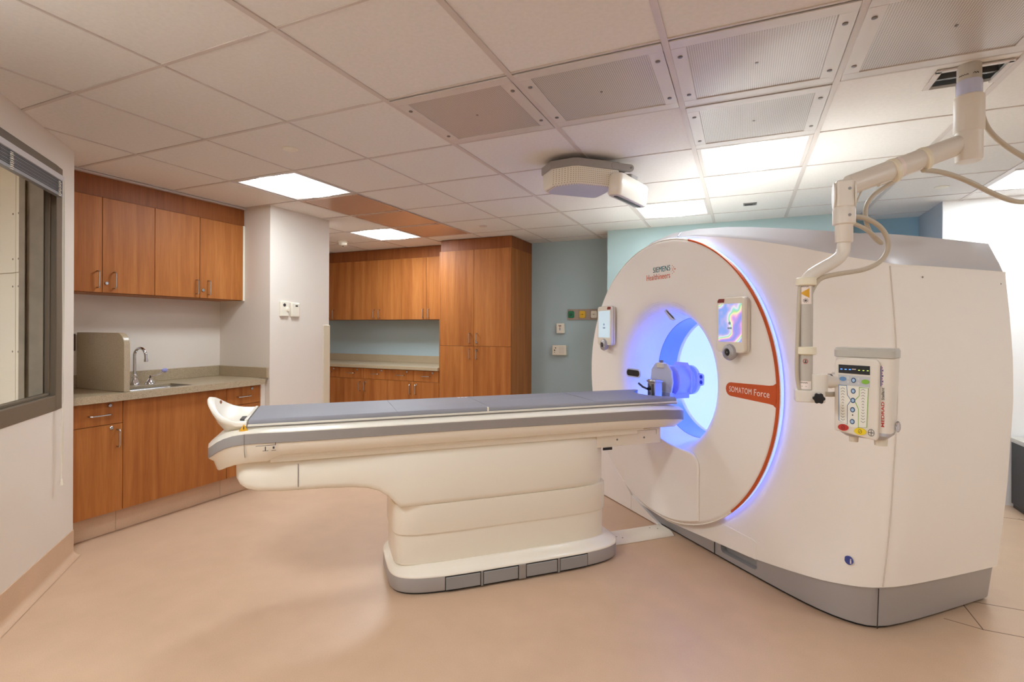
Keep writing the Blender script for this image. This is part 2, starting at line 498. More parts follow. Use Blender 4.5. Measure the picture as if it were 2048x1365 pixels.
# white shielding panels on the control room side of the alcove wall
pn = MB()
for x0, x1 in ((-5.2, -4.62), (-4.615, -3.995), (-3.99, -3.66)):
    for z0, z1 in ((0, .72), (.725, 1.67), (1.675, ZT - .002)):
        pn.mi = 0; pn.box((x0, 1.607, z0), (x1, 1.6195, z1))
        pn.mi = 1
        for zz in (z0 + .08, z1 - .08, (z0 + z1) / 2):
            for xx in (x0 + .03, x1 - .03):
                pn.cyl((xx, 1.606, zz), .006, .002, 'y', 8)
struct(pn.build('trim_1', ['panel_white', 'screw'], smooth=0))
# coved base of the floor covering along the walls
def cove(name, p, q, h=.155, rad=.035):
    p, q = Vector(p), Vector(q); d = (q - p).normalized(); nrm = Vector((d.y, -d.x))
    prof = [(.0, h), (.004, h), (.004, rad + .004)]
    for i in range(1, 8):
        a = R(90 * i / 8)
        prof.append((.004 + rad * (1 - math.cos(a)), .004 + rad * (1 - math.sin(a))))
    prof += [(.004 + rad, .003), (.0, .003)]
    m = MB()
    m.rings([[(e.x + nrm.x * u, e.y + nrm.y * u, v) for u, v in prof] for e in (p, q)])
    struct(m.build(name, 'floor'))
dW = Vector((math.cos(WA), math.sin(WA)))
wa2 = Vector((W0.x, W0.y))
cove('baseboard_left', wa2 + dW * 5.5, wa2)
cove('baseboard_pillar', (-3.65, 3.14), (-3.65, 3.82))
cove('baseboard_back', (-2.33, 5.81), (-1.32, 5.81), .15)
g = MB(); g.box((-3.665, 3.745, .16), (-3.642, 3.828, 1.372)); struct(g.build('trim_2', mat('corner_guard', srgb(212, 198, 172), .5), bevel=.003))
# floor cover seams of the access tiles by the scanner's rear corner
sm = MB()
def seam(p, q, wd=.0022):
    p, q = Vector(p), Vector(q); d = (q - p).normalized(); n = Vector((-d.y, d.x)) * wd
    sm.rings([[(p.x+n.x, p.y+n.y, 0), (p.x-n.x, p.y-n.y, 0), (q.x-n.x, q.y-n.y, 0), (q.x+n.x, q.y+n.y, 0)],
              [(p.x+n.x, p.y+n.y, .0006), (p.x-n.x, p.y-n.y, .0006), (q.x-n.x, q.y-n.y, .0006), (q.x+n.x, q.y+n.y, .0006)]])
seam((.86, 3.03), (.99, 2.99)); seam((.987, 2.99), (3.2, 2.99)); seam((.99, 2.99), (.99, 3.3)); seam((1.0, 3.276), (3.2, 3.276))
seam((1.80, 4.85), (1.95, 4.55)); seam((1.15, 4.84), (3.2, 4.84))
struct(sm.build('trim_3', mat('floor_seam', srgb(120, 98, 80), .7), smooth=0))
# wall angle along the cabinet tops
ta = MB(); ta.box((-3.972, 1.72, CEIL - .012), (-3.935, 3.135, CEIL - .001)); struct(ta.build('trim_4', 'tee', smooth=0))

# window frame, glass, blind (children in the wall's own frame)
WM = Matrix.Translation(W0) @ Matrix.Rotation(WA, 4, 'Z')
win = bpy.data.objects.new('window_1', None); COL.objects.link(win); win.location = W0; win.rotation_euler = (0, 0, WA); struct(win)
fr = MB()
fr.box((OX0 - .028, -.02, OZ0 - .035), (OX0 + .05, .005, OZ1 + .045)); fr.box((OX1 - .05, -.02, OZ0 - .035), (OX1 + .05, .005, OZ1 + .045))
fr.box((OX0 + .05, -.02, OZ0 - .035), (OX1 - .05, .005, OZ0 + .045)); fr.box((OX0 + .05, -.02, OZ1 - .05), (OX1 - .05, .005, OZ1 + .045))
fr.box((OX0 + .05, -.05, OZ0 + .045), (OX0 + .064, -.02, OZ1 - .05))
fr.box((OX0 + .05, -.052, OZ0 + .03), (OX1 - .05, -.02, OZ0 + .06))
fr.build('window_frame', 'frame', win, bevel=.003)
jb = MB()
jb.box((OX0, -.155, OZ0), (OX0 + .05, -.052, OZ1)); jb.box((OX1 - .05, -.155, OZ0), (OX1, -.052, OZ1))
jb.box((OX0 + .05, -.155, OZ0), (OX1 - .05, -.052, OZ0 + .03)); jb.box((OX0 + .05, -.155, OZ1 - .03), (OX1 - .05, -.052, OZ1))
jb.box((OX0 + .05, -.152, OZ0 + .03), (OX0 + .062, -.125, OZ1 - .03))
jb.build('window_jamb', 'jamb', win, bevel=.002)
gl = MB(); gl.box((OX0 + .05, -.046, OZ0 + .045), (OX1 - .05, -.040, OZ1 - .05)); gl.build('window_pane', 'glass', win, smooth=0)
bl = thing('venetian_blind', 'grey slatted blind pulled up under white headrail over the window', 'blind', W0, WA)
hr = MB(); hr.box((.232, .006, 2.142), (1.72, .032, 2.172)); hr.build('headrail', mat('headrail_white', srgb(206, 202, 204), .4), bl, bevel=.003)
sl = MB()
for k in range(14):
    z = 2.140 - k * .0052
    sl.box((.24, .007 + (k % 2) * .0015, z - .0022), (1.71, .030 - (k % 3) * .0015, z - .0006))
sl.box((.24, .006, 2.054), (1.71, .032, 2.068))
sl.build('slat_stack', mat('slat_grey', srgb(150, 152, 156), .35), bl, smooth=0)
for xx in (.30, .80, 1.5):
    lt = MB()
    for k in range(9): lt.box((xx - .010, .0325, 2.052 + k * .0092), (xx + .010, .037 + .002 * (k % 2), 2.056 + k * .0092))
    lt.build('ladder_tape', 'cream', bl, smooth=0)
for dx, zb in ((0, .60), (.012, .56), (.022, .505)):
    co = MB(); co.tube([(.235 + dx, .033, 2.15), (.233 + dx * 1.3, .034, 1.7), (.237 + dx * .6, .034, 1.2), (.243 - dx * .3, .033, .96), (.233 + dx * .8, .032, .9), (.232 + dx, .03, zb)], .0022, 6, 1)
    co.build('pull_cord', 'cream', bl)
ts = MB(); ts.lathe((.252, .03, .485), [(.002, .035), (.006, .03), (.009, 0), (.002, -.002)], n=12); ts.build('cord_tassel', 'cream', bl)

# ------------------------------------------------------------------ ceiling fittings
def lamp_mat(s):
    if s not in M['lamp']:
        M['lamp'][s] = mat('lamp_diffuser_%g' % s, (1, 1, 1, 1), .5, emit=LAMP_COL, es=s)
    return M['lamp'][s]
LLAB = {(2, -5): 'square recessed ceiling light above the sink alcove', (5, -6): 'square recessed ceiling light over the back cabinets beside the smoke detector',
        (3, 0): 'bright recessed ceiling light next to the perforated panels, above the scanner', (5, -1): 'bright ceiling light beyond the ceiling camera by the pale teal wall',
        (5, 3): 'ceiling light at the right edge above the white wall', (-2, -3): 'added fill ceiling light, unseen behind the viewer on the window side',
        (-2, 1): 'added fill ceiling light, unseen straight behind the viewer', (-4, 3): 'added fill ceiling light, unseen in the rear corner furthest behind the viewer',
        (1, 4): 'added fill ceiling light at the right wall, outside the view', (-4, -6): 'added unseen ceiling light that brightens the control room behind the window'}
for r, c, s in LAMPS:
    x, y = X0 + T * c + T / 2, Y0 + T * r + T / 2
    t = thing('ceiling_light', LLAB[(r, c)], 'ceiling light', (x, y, CEIL), 0, 'recessed square ceiling lights')
    h = T / 2 - .013
    m = MB()
    for a, b in (((-h, -h), (h, -h + .02)), ((-h, h - .02), (h, h)), ((-h, -h + .02), (-h + .02, h - .02)), ((h - .02, -h + .02), (h, h - .02))):
        m.box((a[0], a[1], .001), (b[0], b[1], .014))
    m.build('light_frame', 'tee', t)
    # curved lens: bright in the middle basket, flat white wings
    m = MB(); m.box((-h + .02, -h + .02, .012), (h - .02, h - .02, .02)); m.build('reflector', mat('light_wing', (.9, .9, .9, 1), .4, emit=LAMP_COL, es=s * .03), t, smooth=0)
    m = MB()
    hh = h - .02
    k = [( -hh * .62, .012), (-hh * .5, .004), (-hh * .2, -.001), (hh * .2, -.001), (hh * .5, .004), (hh * .62, .012)]
    m.rings([[(u, v, z) for u, z in k] for v in (-hh, hh)], closed=True)
    m.build('diffuser', lamp_mat(s), t)

def panel(r, c, label, wood_reflection=False):
    x, y = X0 + T * c + T / 2, Y0 + T * r + T / 2
    t = thing('perforated_ceiling_panel', label, 'ceiling panel', (x, y, CEIL), 0, 'ceiling panels with painted wood reflection' if wood_reflection else 'perforated metal ceiling panels')
    h = T / 2 - .013; b = .012 if wood_reflection else .055
    fm, sm_ = ('wood_reflection_frame', 'wood_reflection') if wood_reflection else ('perf_frame', 'perf')
    m = MB()
    for p, q in (((-h, -h), (h, -h + b)), ((-h, h - b), (h, h)), ((-h, -h + b), (-h + b, h - b)), ((h - b, -h + b), (h, h - b))):
        m.box((p[0], p[1], -.003), (q[0], q[1], .004))
    m.build('panel_frame', fm, t, bevel=.0015)
    m = MB(); m.box((-h + b, -h + b, .001), (h - b, h - b, .004)); m.build('perforated_sheet', sm_, t, smooth=0)
    if not wood_reflection:
        for sx, sy in ((-1, -1), (1, -1), (-1, 1), (1, 1)):
            m = MB(); m.lathe((sx * (h - .028), sy * (h - .12), -.003), [(.009, 0), (.009, -.003), (.004, -.005), (.0005, -.005)], n=14)
            m.build('screw', 'screw', t)
        m = MB(); m.cyl((0, 0, -.001), .006, .002, n=10); m.build('center_stud', 'screw', t)
    else:
        for sx, sy in ((-1, -1), (1, -1), (-1, 1), (1, 1)):
            m = MB(); m.cyl((sx * (h - .05), sy * (h - .008), -.004), .004, .002, n=8); m.build('screw', 'black', t)
for (r, c), l in zip(PERF, ('perforated metal ceiling panel leftmost of the row', 'perforated ceiling panel second from left, just left of the long tee',
                            'large perforated ceiling panel with blue glow streak and grey shadow', 'perforated ceiling panel touching the bright light',
                            'perforated ceiling panel at top right above the injector pole')):
    panel(r, c, l)
for (r, c), l in zip(WOOD_REFLECTION, ('ceiling panel with painted wood reflection touching the light above the alcove', 'ceiling panel with painted wood reflection in the middle of the three', 'ceiling panel with painted wood reflection nearest the tall cabinet')):
    panel(r, c, l, True)
for (x, y), l in zip(((-2.394, 2.193), (-2.404, 4.634), (1.303, 4.663)), ('round white ceiling cover near the alcove light', 'round grey ceiling cover in front of the tall cabinet', 'round white ceiling cover at right near the white wall')):
    m = MB(); m.lathe((x, y, CEIL + .004), [(.042, 0), (.042, -.004), (.038, -.007), (.001, -.007)], n=28)
    tag(m.build('ceiling_cover', 'tee' if y > 4.63 and x < 0 else 'cream'), l, 'ceiling cover', 'round ceiling covers')
t = thing('smoke_detector', 'round white smoke detector on ceiling before the back cabinets', 'smoke detector', (-4.359, 4.787, CEIL))
m = MB(); m.lathe((0, 0, 0), [(.06, .003), (.06, -.012), (.052, -.02)], n=28); m.build('base_ring', 'cream', t)
m = MB(); m.lathe((0, 0, 0), [(.05, -.018), (.046, -.045), (.03, -.055), (.001, -.056)], n=28); m.build('sensor_head', 'cream', t)
m = MB(); m.box((-.042, -.006, -.036), (.042, .006, -.026)); m.cyl((0, 0, -.062), .009, .008, n=10); m.build('vent_slot', 'black', t)
t = thing('ceiling_sign_plate', 'small dark and grey plate on ceiling above the scanner', 'sign', (.046, 4.679, CEIL + .004), R(0))
m = MB(); m.box((-.05, -.04, -.006), (.05, .04, 0)); m.build('plate', 'screw', t)
for k, yy in enumerate((-.022, .0, .022)):
    m = MB(); m.box((-.04, yy - .007, -.0075), (.04 - .02 * (k % 2), yy + .007, -.006)); m.build('dark_row', 'text_dark', t)

# ------------------------------------------------------------------ cabinets
def handle_v(p, x, z0, z1):
    m = MB(); m.tube([(x, 0, z0), (x, -.028, z0), (x, -.034, z0 + .008), (x, -.034, z1 - .008), (x, -.028, z1), (x, 0, z1)], .0048, 8)
    return m.build('handle', 'steel', p)
def handle_h(p, x0, x1, z):
    m = MB(); m.tube([(x0, 0, z), (x0, -.028, z), (x0 + .008, -.034, z), (x1 - .008, -.034, z), (x1, -.028, z), (x1, 0, z)], .0048, 8)
    return m.build('handle', 'steel', p)
def lock(p, x, z):
    m = MB(); m.lathe((x, 0, z), [(.0115, 0), (.0115, -.006), (.009, -.008), (.0085, -.006), (.0005, -.006)], 'y', 16)
    m.box((x - .0012, -.0075, z - .005), (x + .0012, -.0055, z + .005))
    return m.build('lock', 'steel', p)
def front(t, name, x0, x1, z0, z1, m='wood'):
    """door or drawer slab; its face lies at y = 0 of the cabinet"""
    g = .0016
    b = MB(); b.box((x0 + g, 0, z0 + g), (x1 - g, .019, z1 - g))
    return b.build(name, m, t, bevel=.001, seg=1)
def cabinet(name, label, cat, loc, rz, w, d, z0, z1, group, toe=0):
    t = thing(name, label, cat, loc, rz, group)
    m = MB(); m.box((.001, .0205, z0 + .001), (w - .001, d, z1)); m.build('carcass', 'wood', t, smooth=0)
    m = MB(); m.box((.003, .019, z0 + .003), (w - .003, .0205, z1 - .003)); m.build('shadow_gap', 'gap', t, smooth=0)
    if toe:
        m = MB(); m.box((.001, .075, .003), (w - .001, d, toe)); m.build('toe_kick', 'floor', t, smooth=0)
    return t
# alcove base units: local x = world +Y from the unit's left end, face towards +X
AF = -3.70
ab = 'base cabinets under the sink counter'
t = cabinet('base_cabinet', 'wood base cabinet with drawer and door at left, beside the window wall', 'cabinet', (AF, 1.712, 0), PI / 2, .326, .565, .156, .873, ab, .156)
d = front(t, 'drawer', 0, .326, .723, .868); handle_h(d, .13, .245, .79); lock(d, .25, .845)
d = front(t, 'door', 0, .326, .156, .723); handle_v(d, .29, .575, .685); lock(d, .258, .70)
t = cabinet('base_cabinet', 'wide plain wood panel cabinet below the sink', 'cabinet', (AF, 2.038, 0), PI / 2, .744, .565, .156, .70, ab, .156)
d = front(t, 'front_panel', 0, .744, .156, .868)
t = cabinet('base_cabinet', 'wood base cabinet with locked drawer at right behind the table head', 'cabinet', (AF, 2.782, 0), PI / 2, .31, .565, .156, .873, ab, .156)
d = front(t, 'drawer', 0, .31, .723, .868); handle_h(d, .09, .20, .79); lock(d, .225, .845)
d = front(t, 'door', 0, .31, .156, .723); handle_v(d, .03, .575, .685)
m = MB(); m.box((AF - .545, 3.092, .003), (AF, 3.138, .873)); o = m.build('filler_panel', 'wall', t, smooth=0); o.matrix_parent_inverse = (Matrix.Translation((AF, 2.782, 0)) @ Matrix.Rotation(PI / 2, 4, 'Z')).inverted(); o['label'] = 'plain cream filler strip'
# kick cover continuing the floor
# countertop with sink opening, back and side splash
t = thing('countertop', 'speckled beige stone countertop around the sink in the alcove', 'countertop', (0, 0, .873))
SX0, SX1, SY0, SY1 = -3.99, -3.732, 2.11, 2.53
m = MB(); CZ = .047
for a, b in (((-4.268, 1.708), (SX0, 3.138)), ((SX1, 1.708), (-3.652, 3.10)), ((SX0, 1.708), (SX1, SY0)), ((SX0, SY1), (SX1, 3.138))):
    m.box((a[0], a[1], .029), (b[0], b[1], CZ))
m.box((-3.675, 1.708, 0), (-3.652, 3.10, .029))
m.build('slab', 'counter', t, smooth=0)
m = MB(); m.box((-4.268, 1.72, CZ), (-4.248, 3.138, CZ + .09)); m.build('back_splash', 'counter', t, bevel=.002)
m = MB(); m.box((-4.248, 3.119, CZ), (-3.66, 3.138, CZ + .09)); m.build('side_splash', 'counter', t, bevel=.002)
# splash shield panel left of the tap
t = MB()
pts = [(-4.246, .9205)]
pts += [(-3.70, .9205), (-3.70, 1.23)]
for i in range(1, 9):
    a = R(90 * i / 8); pts.append((-3.78 + .08 * math.cos(a), 1.23 + .08 * math.sin(a)))
pts += [(-4.246, 1.31)]
t.rings([[(x, y, z) for x, z in pts] for y in (2.043, 2.081)])
tag(t.build('splash_shield', 'counter', bevel=.003), 'tall speckled stone side shield with rounded corner on the sink counter', 'splash shield')
# sink
t = thing('sink', 'undermounted stainless steel sink in the speckled countertop', 'sink', ((SX0 + SX1) / 2, (SY0 + SY1) / 2, .9015))
hx, hy = (SX1 - SX0) / 2 + .006, (SY1 - SY0) / 2 + .006
m = MB()
def rr3(hx, hy, r, z): return [(x, y, z) for x, y in rrect(-hx, -hy, hx, hy, r)]
m.rings([rr3(hx, hy, .05, 0), rr3(hx - .004, hy - .004, .05, -.01), rr3(hx - .012, hy - .012, .045, -.12), rr3(hx - .04, hy - .04, .03, -.145)], cap=(False, True))
m.build('basin', 'steel', t)
m = MB(); m.lathe((0, 0, -.146), [(.04, 0), (.04, .004), (.03, .003), (.001, .0025)], n=20); m.build('drain', 'chrome', t)
# tap
t = thing('faucet', 'chrome gooseneck tap behind the sink', 'faucet', (-4.10, 2.335, .92))
m = MB(); m.lathe((0, 0, 0), [(.034, 0), (.034, .006), (.03, .02), (.02, .04), (.014, .052), (.019, .062), (.014, .074), (.0135, .085)], n=24); m.build('base', 'chrome', t)
m = MB(); pts = [(0, 0, .08), (0, 0, .225)]
for i in range(1, 13):
    a = R(180 - 15 * i)
    pts.append((.048 + .048 * math.cos(a), .022 * i / 12, .225 + .048 * math.sin(a)))
pts.append((.096, .024, .19))
m.tube(pts, .0105, 14); m.build('spout', 'chrome', t)
m = MB(); m.cyl((.096, .024, .173), .0135, .02, n=18); m.build('aerator', 'chrome', t)
m = MB(); m.lathe((0.04, .085, 0), [(.034, 0), (.034, .005), (.028, .02), (.014, .036), (.01, .042), (.01, .052), (.013, .06), (.002, .068)], n=24); t = m.build('lever_valve', 'chrome', t)
m = MB(); m.tube([(.04, .09, .058), (.05, .115, .062), (.058, .145, .072), (.062, .175, .095)], [.005, .006, .007, .009], 10, flat=None); m.build('lever', 'chrome', t)
m = MB(); m.sphere((.064, .178, .098), .018, (.5, 1.3, .9)); m.build('blade_tip', mat('blade_blue', srgb(150, 150, 205), .3), t)
# outlet
t = thing('wall_outlet', 'dark bronze outlet plate on alcove wall beside the stone shield', 'outlet', (-4.27, 2.005, 1.24), PI / 2)
m = MB(); m.box((-.04, -.008, -.06), (.04, -.0005, .06)); m.build('cover_plate', mat('bronze_plate', srgb(92, 72, 58), .5), t, bevel=.002)
# alcove uppers
au = 'upper cabinets over the sink'
UF = -3.95
for k, (y0, ym, y1, l) in enumerate(((1.712, 2.046, 2.387, 'left upper wood cabinet over the stone splash shield'), (2.387, 2.731, 3.118, 'right upper wood cabinet over the sink counter next to the pillar'))):
    t = cabinet('upper_cabinet', l, 'cabinet', (UF, y0, 0), PI / 2, y1 - y0, .318, 1.577, 2.226, au)
    d = front(t, 'door', 0, ym - y0, 1.58, 2.225); handle_v(d, ym - y0 - .033, 1.612, 1.722)
    d = front(t, 'door', ym - y0, y1 - y0, 1.58, 2.225); handle_v(d, ym - y0 + .067, 1.612, 1.722)
    lock(d, ym - y0 + .026, 1.645)
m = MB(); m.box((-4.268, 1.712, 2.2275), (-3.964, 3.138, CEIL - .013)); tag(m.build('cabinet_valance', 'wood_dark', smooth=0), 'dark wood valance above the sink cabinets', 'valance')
m = MB(); m.box((-4.268, 3.12, 1.577), (-3.952, 3.138, 2.226)); tag(m.build('filler_strip', 'cream', smooth=0), 'narrow cream filler between upper cabinets and pillar', 'filler strip')

# back room cabinets: face towards -Y
bu = 'upper cabinets in the back room'
for x0, xm, x1, l, side in ((-5.56, -5.177, -4.792, 'back room upper cabinet nearest the pillar', 0), (-4.792, -4.4, -4.011, 'middle upper wood cabinet in the back room', 0),
                            (-4.011, -3.635, -3.270, 'back room upper cabinet touching the tall cabinet', 0)):
    t = cabinet('upper_cabinet', l, 'cabinet', (x0, 5.47, 0), 0, x1 - x0, .335, 1.453, 2.24, bu)
    d = front(t, 'door', 0, xm - x0, 1.455, 2.24); handle_v(d, xm - x0 - .04, 1.475, 1.585)
    d = front(t, 'door', xm - x0, x1 - x0, 1.455, 2.24); handle_v(d, xm - x0 + .045, 1.475, 1.585)
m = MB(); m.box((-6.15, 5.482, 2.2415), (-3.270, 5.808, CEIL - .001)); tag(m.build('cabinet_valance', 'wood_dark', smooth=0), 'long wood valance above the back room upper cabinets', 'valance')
bb = 'base cabinets in the back room'
for x0, xm, x1, l in ((-5.53, -5.15, -4.767, 'back room base cabinet behind the pillar corner guard'), (-4.767, -4.388, -4.003, 'middle drawer and door base cabinet in the back room'),
                      (-4.003, -3.622, -3.270, 'back room base cabinet beside the tall cabinet')):
    t = cabinet('base_cabinet', l, 'cabinet', (x0, 5.19, 0), 0, x1 - x0, .60, .13, .841, bb, .13)
    for a, b, h in ((0, xm - x0, 1), (xm - x0, x1 - x0, 0)):
        d = front(t, 'drawer', a, b, .703, .838); c_ = (a + b) / 2; handle_h(d, c_ - .055, c_ + .055, .772); lock(d, c_ + .09, .815)
        d = front(t, 'door', a, b, .13, .703); handle_v(d, b - .045 if h else a + .035, .55, .665)
        if not h: lock(d, a + .035, .665)
t = thing('countertop', 'speckled beige countertop in the back room', 'countertop', (0, 0, .842))
m = MB(); m.box((-6.15, 5.165, 0), (-3.270, 5.808, .04)); m.build('slab', 'counter', t, bevel=.002)
m = MB(); m.box((-6.15, 5.788, .04), (-3.270, 5.808, .135)); m.build('back_splash', 'counter', t, bevel=.002)
# tall cabinet
t = cabinet('tall_cabinet', 'full height wood cabinet with four doors against the teal wall', 'cabinet', (-3.26, 5.195, 0), 0, .917, .61, .02, 2.246, None)
for z0, z1, hz in ((.03, 1.143, (.998, 1.107)), (1.143, 2.246, (1.176, 1.288))):
    d = front(t, 'door', 0, .451, z0, z1); handle_v(d, .405, *hz)
    d = front(t, 'door', .451, .917, z0, z1); handle_v(d, .495, *hz); lock(d, .485, hz[1] - .01 if z0 < 1 else hz[0] + .012)
m = MB(); m.box((-.008, .0, .02), (-.0005, .61, 2.246)); m.build('side_panel', 'wood', t, smooth=0)
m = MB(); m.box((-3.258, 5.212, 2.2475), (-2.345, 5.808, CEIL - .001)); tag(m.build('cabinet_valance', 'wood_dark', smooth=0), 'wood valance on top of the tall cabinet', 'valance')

# ------------------------------------------------------------------ small wall fittings
t = thing('thermostat', 'white thermostat with round dial on the cream pillar', 'thermostat', (-3.65, 3.236, 1.51), PI / 2)
m = MB(); m.box((0, -.022, -.064), (.085, -.0005, .066)); m.build('housing', 'cream', t, bevel=.004)
m = MB(); m.cyl((.037, -.0235, .034), .014, .002, 'y'); m.build('gauge_window', 'text_dark', t)
m = MB(); m.lathe((.068, -.022, -.002), [(.017, 0), (.015, -.012), (.001, -.014)], 'y', 24); m.build('dial', 'cream', t)
t = thing('wall_sensor', 'white rectangular sensor with small display right of the thermostat', 'sensor', (-3.65, 3.349, 1.505), PI / 2)
m = MB(); m.box((0, -.026, -.062), (.088, -.0005, .062)); m.build('housing', 'cream', t, bevel=.006)
m = MB(); m.box((.04, -.0275, .028), (.066, -.026, .042)); m.build('display', 'text_dark', t)
m = MB(); m.box((.012, -.0268, -.045), (.075, -.026, .012)); m.build('front_inset', 'headrail_white' if 'headrail_white' in M else 'cream', t)

t = thing('gas_outlet_strip', 'taupe medical gas rail on the teal wall behind the scanner', 'gas outlet rail', (-1.885, 5.81, 1.45))
m = MB()
for k in range(3): m.box((k * .137, -.012, 0), (k * .137 + .136, -.0005, .125))
m.box((.411, -.012, 0), (.53, -.0005, .125)); m.build('backplate', mat('taupe_plate', srgb(168, 150, 134), .5), t, bevel=.001)
for k, (mm, nm) in enumerate((('green', 'green oxygen outlet'), ('yellow', 'yellow air outlet'), ('cream', 'white vacuum outlet'))):
    x = .01 + k * .137
    m = MB(); m.prism(rrect(x, .022, x + .07, .104, .014), 'y', -.026, -.012); o = m.build('gas_outlet', mm, t, bevel=.002); o['label'] = nm
    m = MB()
    if k: 
        m.cyl((x + .035, -.0275, .064), .006, .002, 'y', 10)
        for sx in (-.02, .02): m.cyl((x + .035 + sx, -.0275, .064), .003, .002, 'y', 8)
        m.build('port', 'text_dark', o)
    else:
        m.cyl((x + .035, -.0275, .06), .018, .0015, 'y', 20); m.build('port', mat('dark_green', srgb(6, 80, 52), .4), o)
t = thing('emergency_call_plate', 'upright beige call plate with small red and black marks on teal wall', 'call plate', (-2.012, 5.81, 1.293))
m = MB(); m.box((0, -.042, 0), (.092, -.0005, .116)); m.build('housing', 'cream', t, bevel=.003)
for z, mm, w_ in ((.088, 'text_dark', .028), (.075, 'ink_red', .012), (.058, 'text_dark', .014), (.040, 'ink_blue', .014)):
    m = MB(); m.box((.042 - w_ / 2 * 1.2, -.0428, z - .004), (.042 + w_ / 2 * 1.2, -.042, z + .004)); m.build('mark', mm, t)
t = thing('wall_intercom', 'wide beige intercom box with speaker grille on the teal wall', 'intercom', (-2.06, 5.81, 1.035))
m = MB(); m.box((0, -.055, 0), (.172, -.0005, .118)); m.build('housing', 'cream', t, bevel=.004)
m = MB(); m.box((.085, -.0562, .018), (.15, -.055, .1)); m.build('speaker_grille', 'speaker', t)
for x, z, r_ in ((.042, .085, .007), (.03, .058, .008), (.03, .035, .004)):
    m = MB(); m.cyl((x, -.057, z), r_, .003, 'y', 12); m.build('button', 'text_dark', t)

t = thing('equipment_cabinet', 'black floor cabinet with grey top half hidden behind the scanner', 'cabinet', (1.87, 4.80, 0), R(0))
m = MB(); m.box((0, 0, .03), (.6, .36, .50)); m.build('body', 'black', t, bevel=.006)
m = MB(); m.box((-.01, -.01, .50), (.61, .37, .535)); m.build('top', 'pipe_grey', t, bevel=.004)
m = MB(); m.box((.01, .01, 0), (.59, .35, .03)); m.build('plinth', 'black', t)

# ------------------------------------------------------------------ CT scanner (gantry)
GX, GY = -.4997, 3.543
TG = R(45.5)
CZ_ = 1.019
RD = .925
gan = thing('ct_scanner', 'large white ring shaped CT scanner with blue lit bore', 'CT scanner', (GX, GY, 0), TG - PI / 2)
# round front cover with funnel
prof = [(.905, .028), (.9165, .012), (.912, .004), (.900, 0), (.60, 0), (.565, .001), (.535, .005), (.508, .014), (.485, .028), (.465, .048),
        (.448, .075), (.434, .11), (.424, .15), (.417, .20), (.413, .25), (.411, .288)]
m = MB(); m.lathe((0, 0, CZ_), prof, 'y', 128, cap=(False, False)); cover = m.build('front_cover', 'body', gan, smooth=60)
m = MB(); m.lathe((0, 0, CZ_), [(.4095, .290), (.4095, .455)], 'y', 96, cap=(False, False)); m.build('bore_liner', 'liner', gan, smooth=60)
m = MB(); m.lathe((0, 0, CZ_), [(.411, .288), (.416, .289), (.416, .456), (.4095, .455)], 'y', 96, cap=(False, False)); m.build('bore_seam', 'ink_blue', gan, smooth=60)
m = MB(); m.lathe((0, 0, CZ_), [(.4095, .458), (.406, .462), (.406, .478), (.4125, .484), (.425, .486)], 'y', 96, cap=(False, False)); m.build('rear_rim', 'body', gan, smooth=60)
m = MB(); m.lathe((0, 0, CZ_), [(.425, .486), (.428, .52), (.435, .60), (.455, .72), (.485, .84), (.52, .94), (.55, .995)], 'y', 96, cap=(False, False)); o = m.build('rear_funnel', 'rear', gan, smooth=60); o['label'] = 'rear funnel with pale blue light painted in as glow'
# housing
plan = [(0, .055), (.25, .055), (.5, .055), (.70, .056), (.85, .058), (.95, .061), (1.05, .067), (1.12, .076), (1.18, .090), (1.23, .108), (1.27, .130), (1.30, .155),
        (1.322, .19), (1.337, .24), (1.345, .32), (1.350, .43), (1.352, .60), (1.352, .80), (1.350, .985), (1.343, 1.012), (1.31, 1.02), (.9, 1.02), (.45, 1.02), (0, 1.02)]
def interp(tab, x):
    if x <= tab[0][0]: return tab[0][1]
    for (a, p), (b, q) in zip(tab, tab[1:]):
        if x <= b: return p + (q - p) * (x - a) / (b - a)
    return tab[-1][1]
ztop = [(0, 1.955), (.11, 1.951), (.25, 1.926), (.47, 1.885), (.69, 1.833), (.95, 1.76), (1.10, 1.711), (1.23, 1.668), (1.295, 1.648), (1.33, 1.634), (2, 1.632)]
zbot = [(0, .062), (.10, .066), (.38, .087), (.70, .107), (.91, .135), (1.13, .168), (1.27, .195), (1.33, .208), (2, .2)]
def zb(x, y):
    if y > .2: return .208 - .028 * (y - .2) / .8 if x > 1.2 else .18
    return interp(zbot, x)
def zt(x, y):
    return interp(ztop, x) if (y < .5 and x < 1.33) else 1.632
hw = [(0, .985), (.2, .99), (.4, 1.006), (.6, 1.018), (.8, 1.026), (1.0, 1.034), (1.2, 1.033), (1.4, 1.024), (1.65, 1.008), (2.0, 1.0)]
def full(pl): return pl + [(-x, y) for x, y in reversed(pl[1:-1])]
def FD(x, z): return .075 * min(1, max(0, (-x - .15) / .5)) * max(0, z - 1.2) / .7
def farside(x, y, z):
    """the far front corner is rounded off more strongly than the near one"""
    z -= FD(x, z)
    if x > -.3: return y
    k = min(1, max(0, (z - .34) / .2))
    yy = y
    for _ in range(60):
        t_ = 2.18 / (2.18 + yy)
        if math.hypot(2.84 + (x - 2.84) * t_, H + (z - H) * t_ - CZ_) < .89: break
        yy += .015
    return y + (yy - y) * k
m = MB(); NV = 14; rs = []
for v in [0, .03] + list(range(1, NV)) + [NV - .04, NV]:
    ring = []
    for x, y in full(plan):
        ax = abs(x); a, b = zb(ax, y), zt(ax, y)
        z = a + (b - a) * v / NV
        ring.append((x * interp(hw, z), farside(x * interp(hw, z), y, z), z - FD(x, z)))
    rs.append(ring)
m.rings(rs)
hous = m.build('housing', 'body', gan, smooth=40)
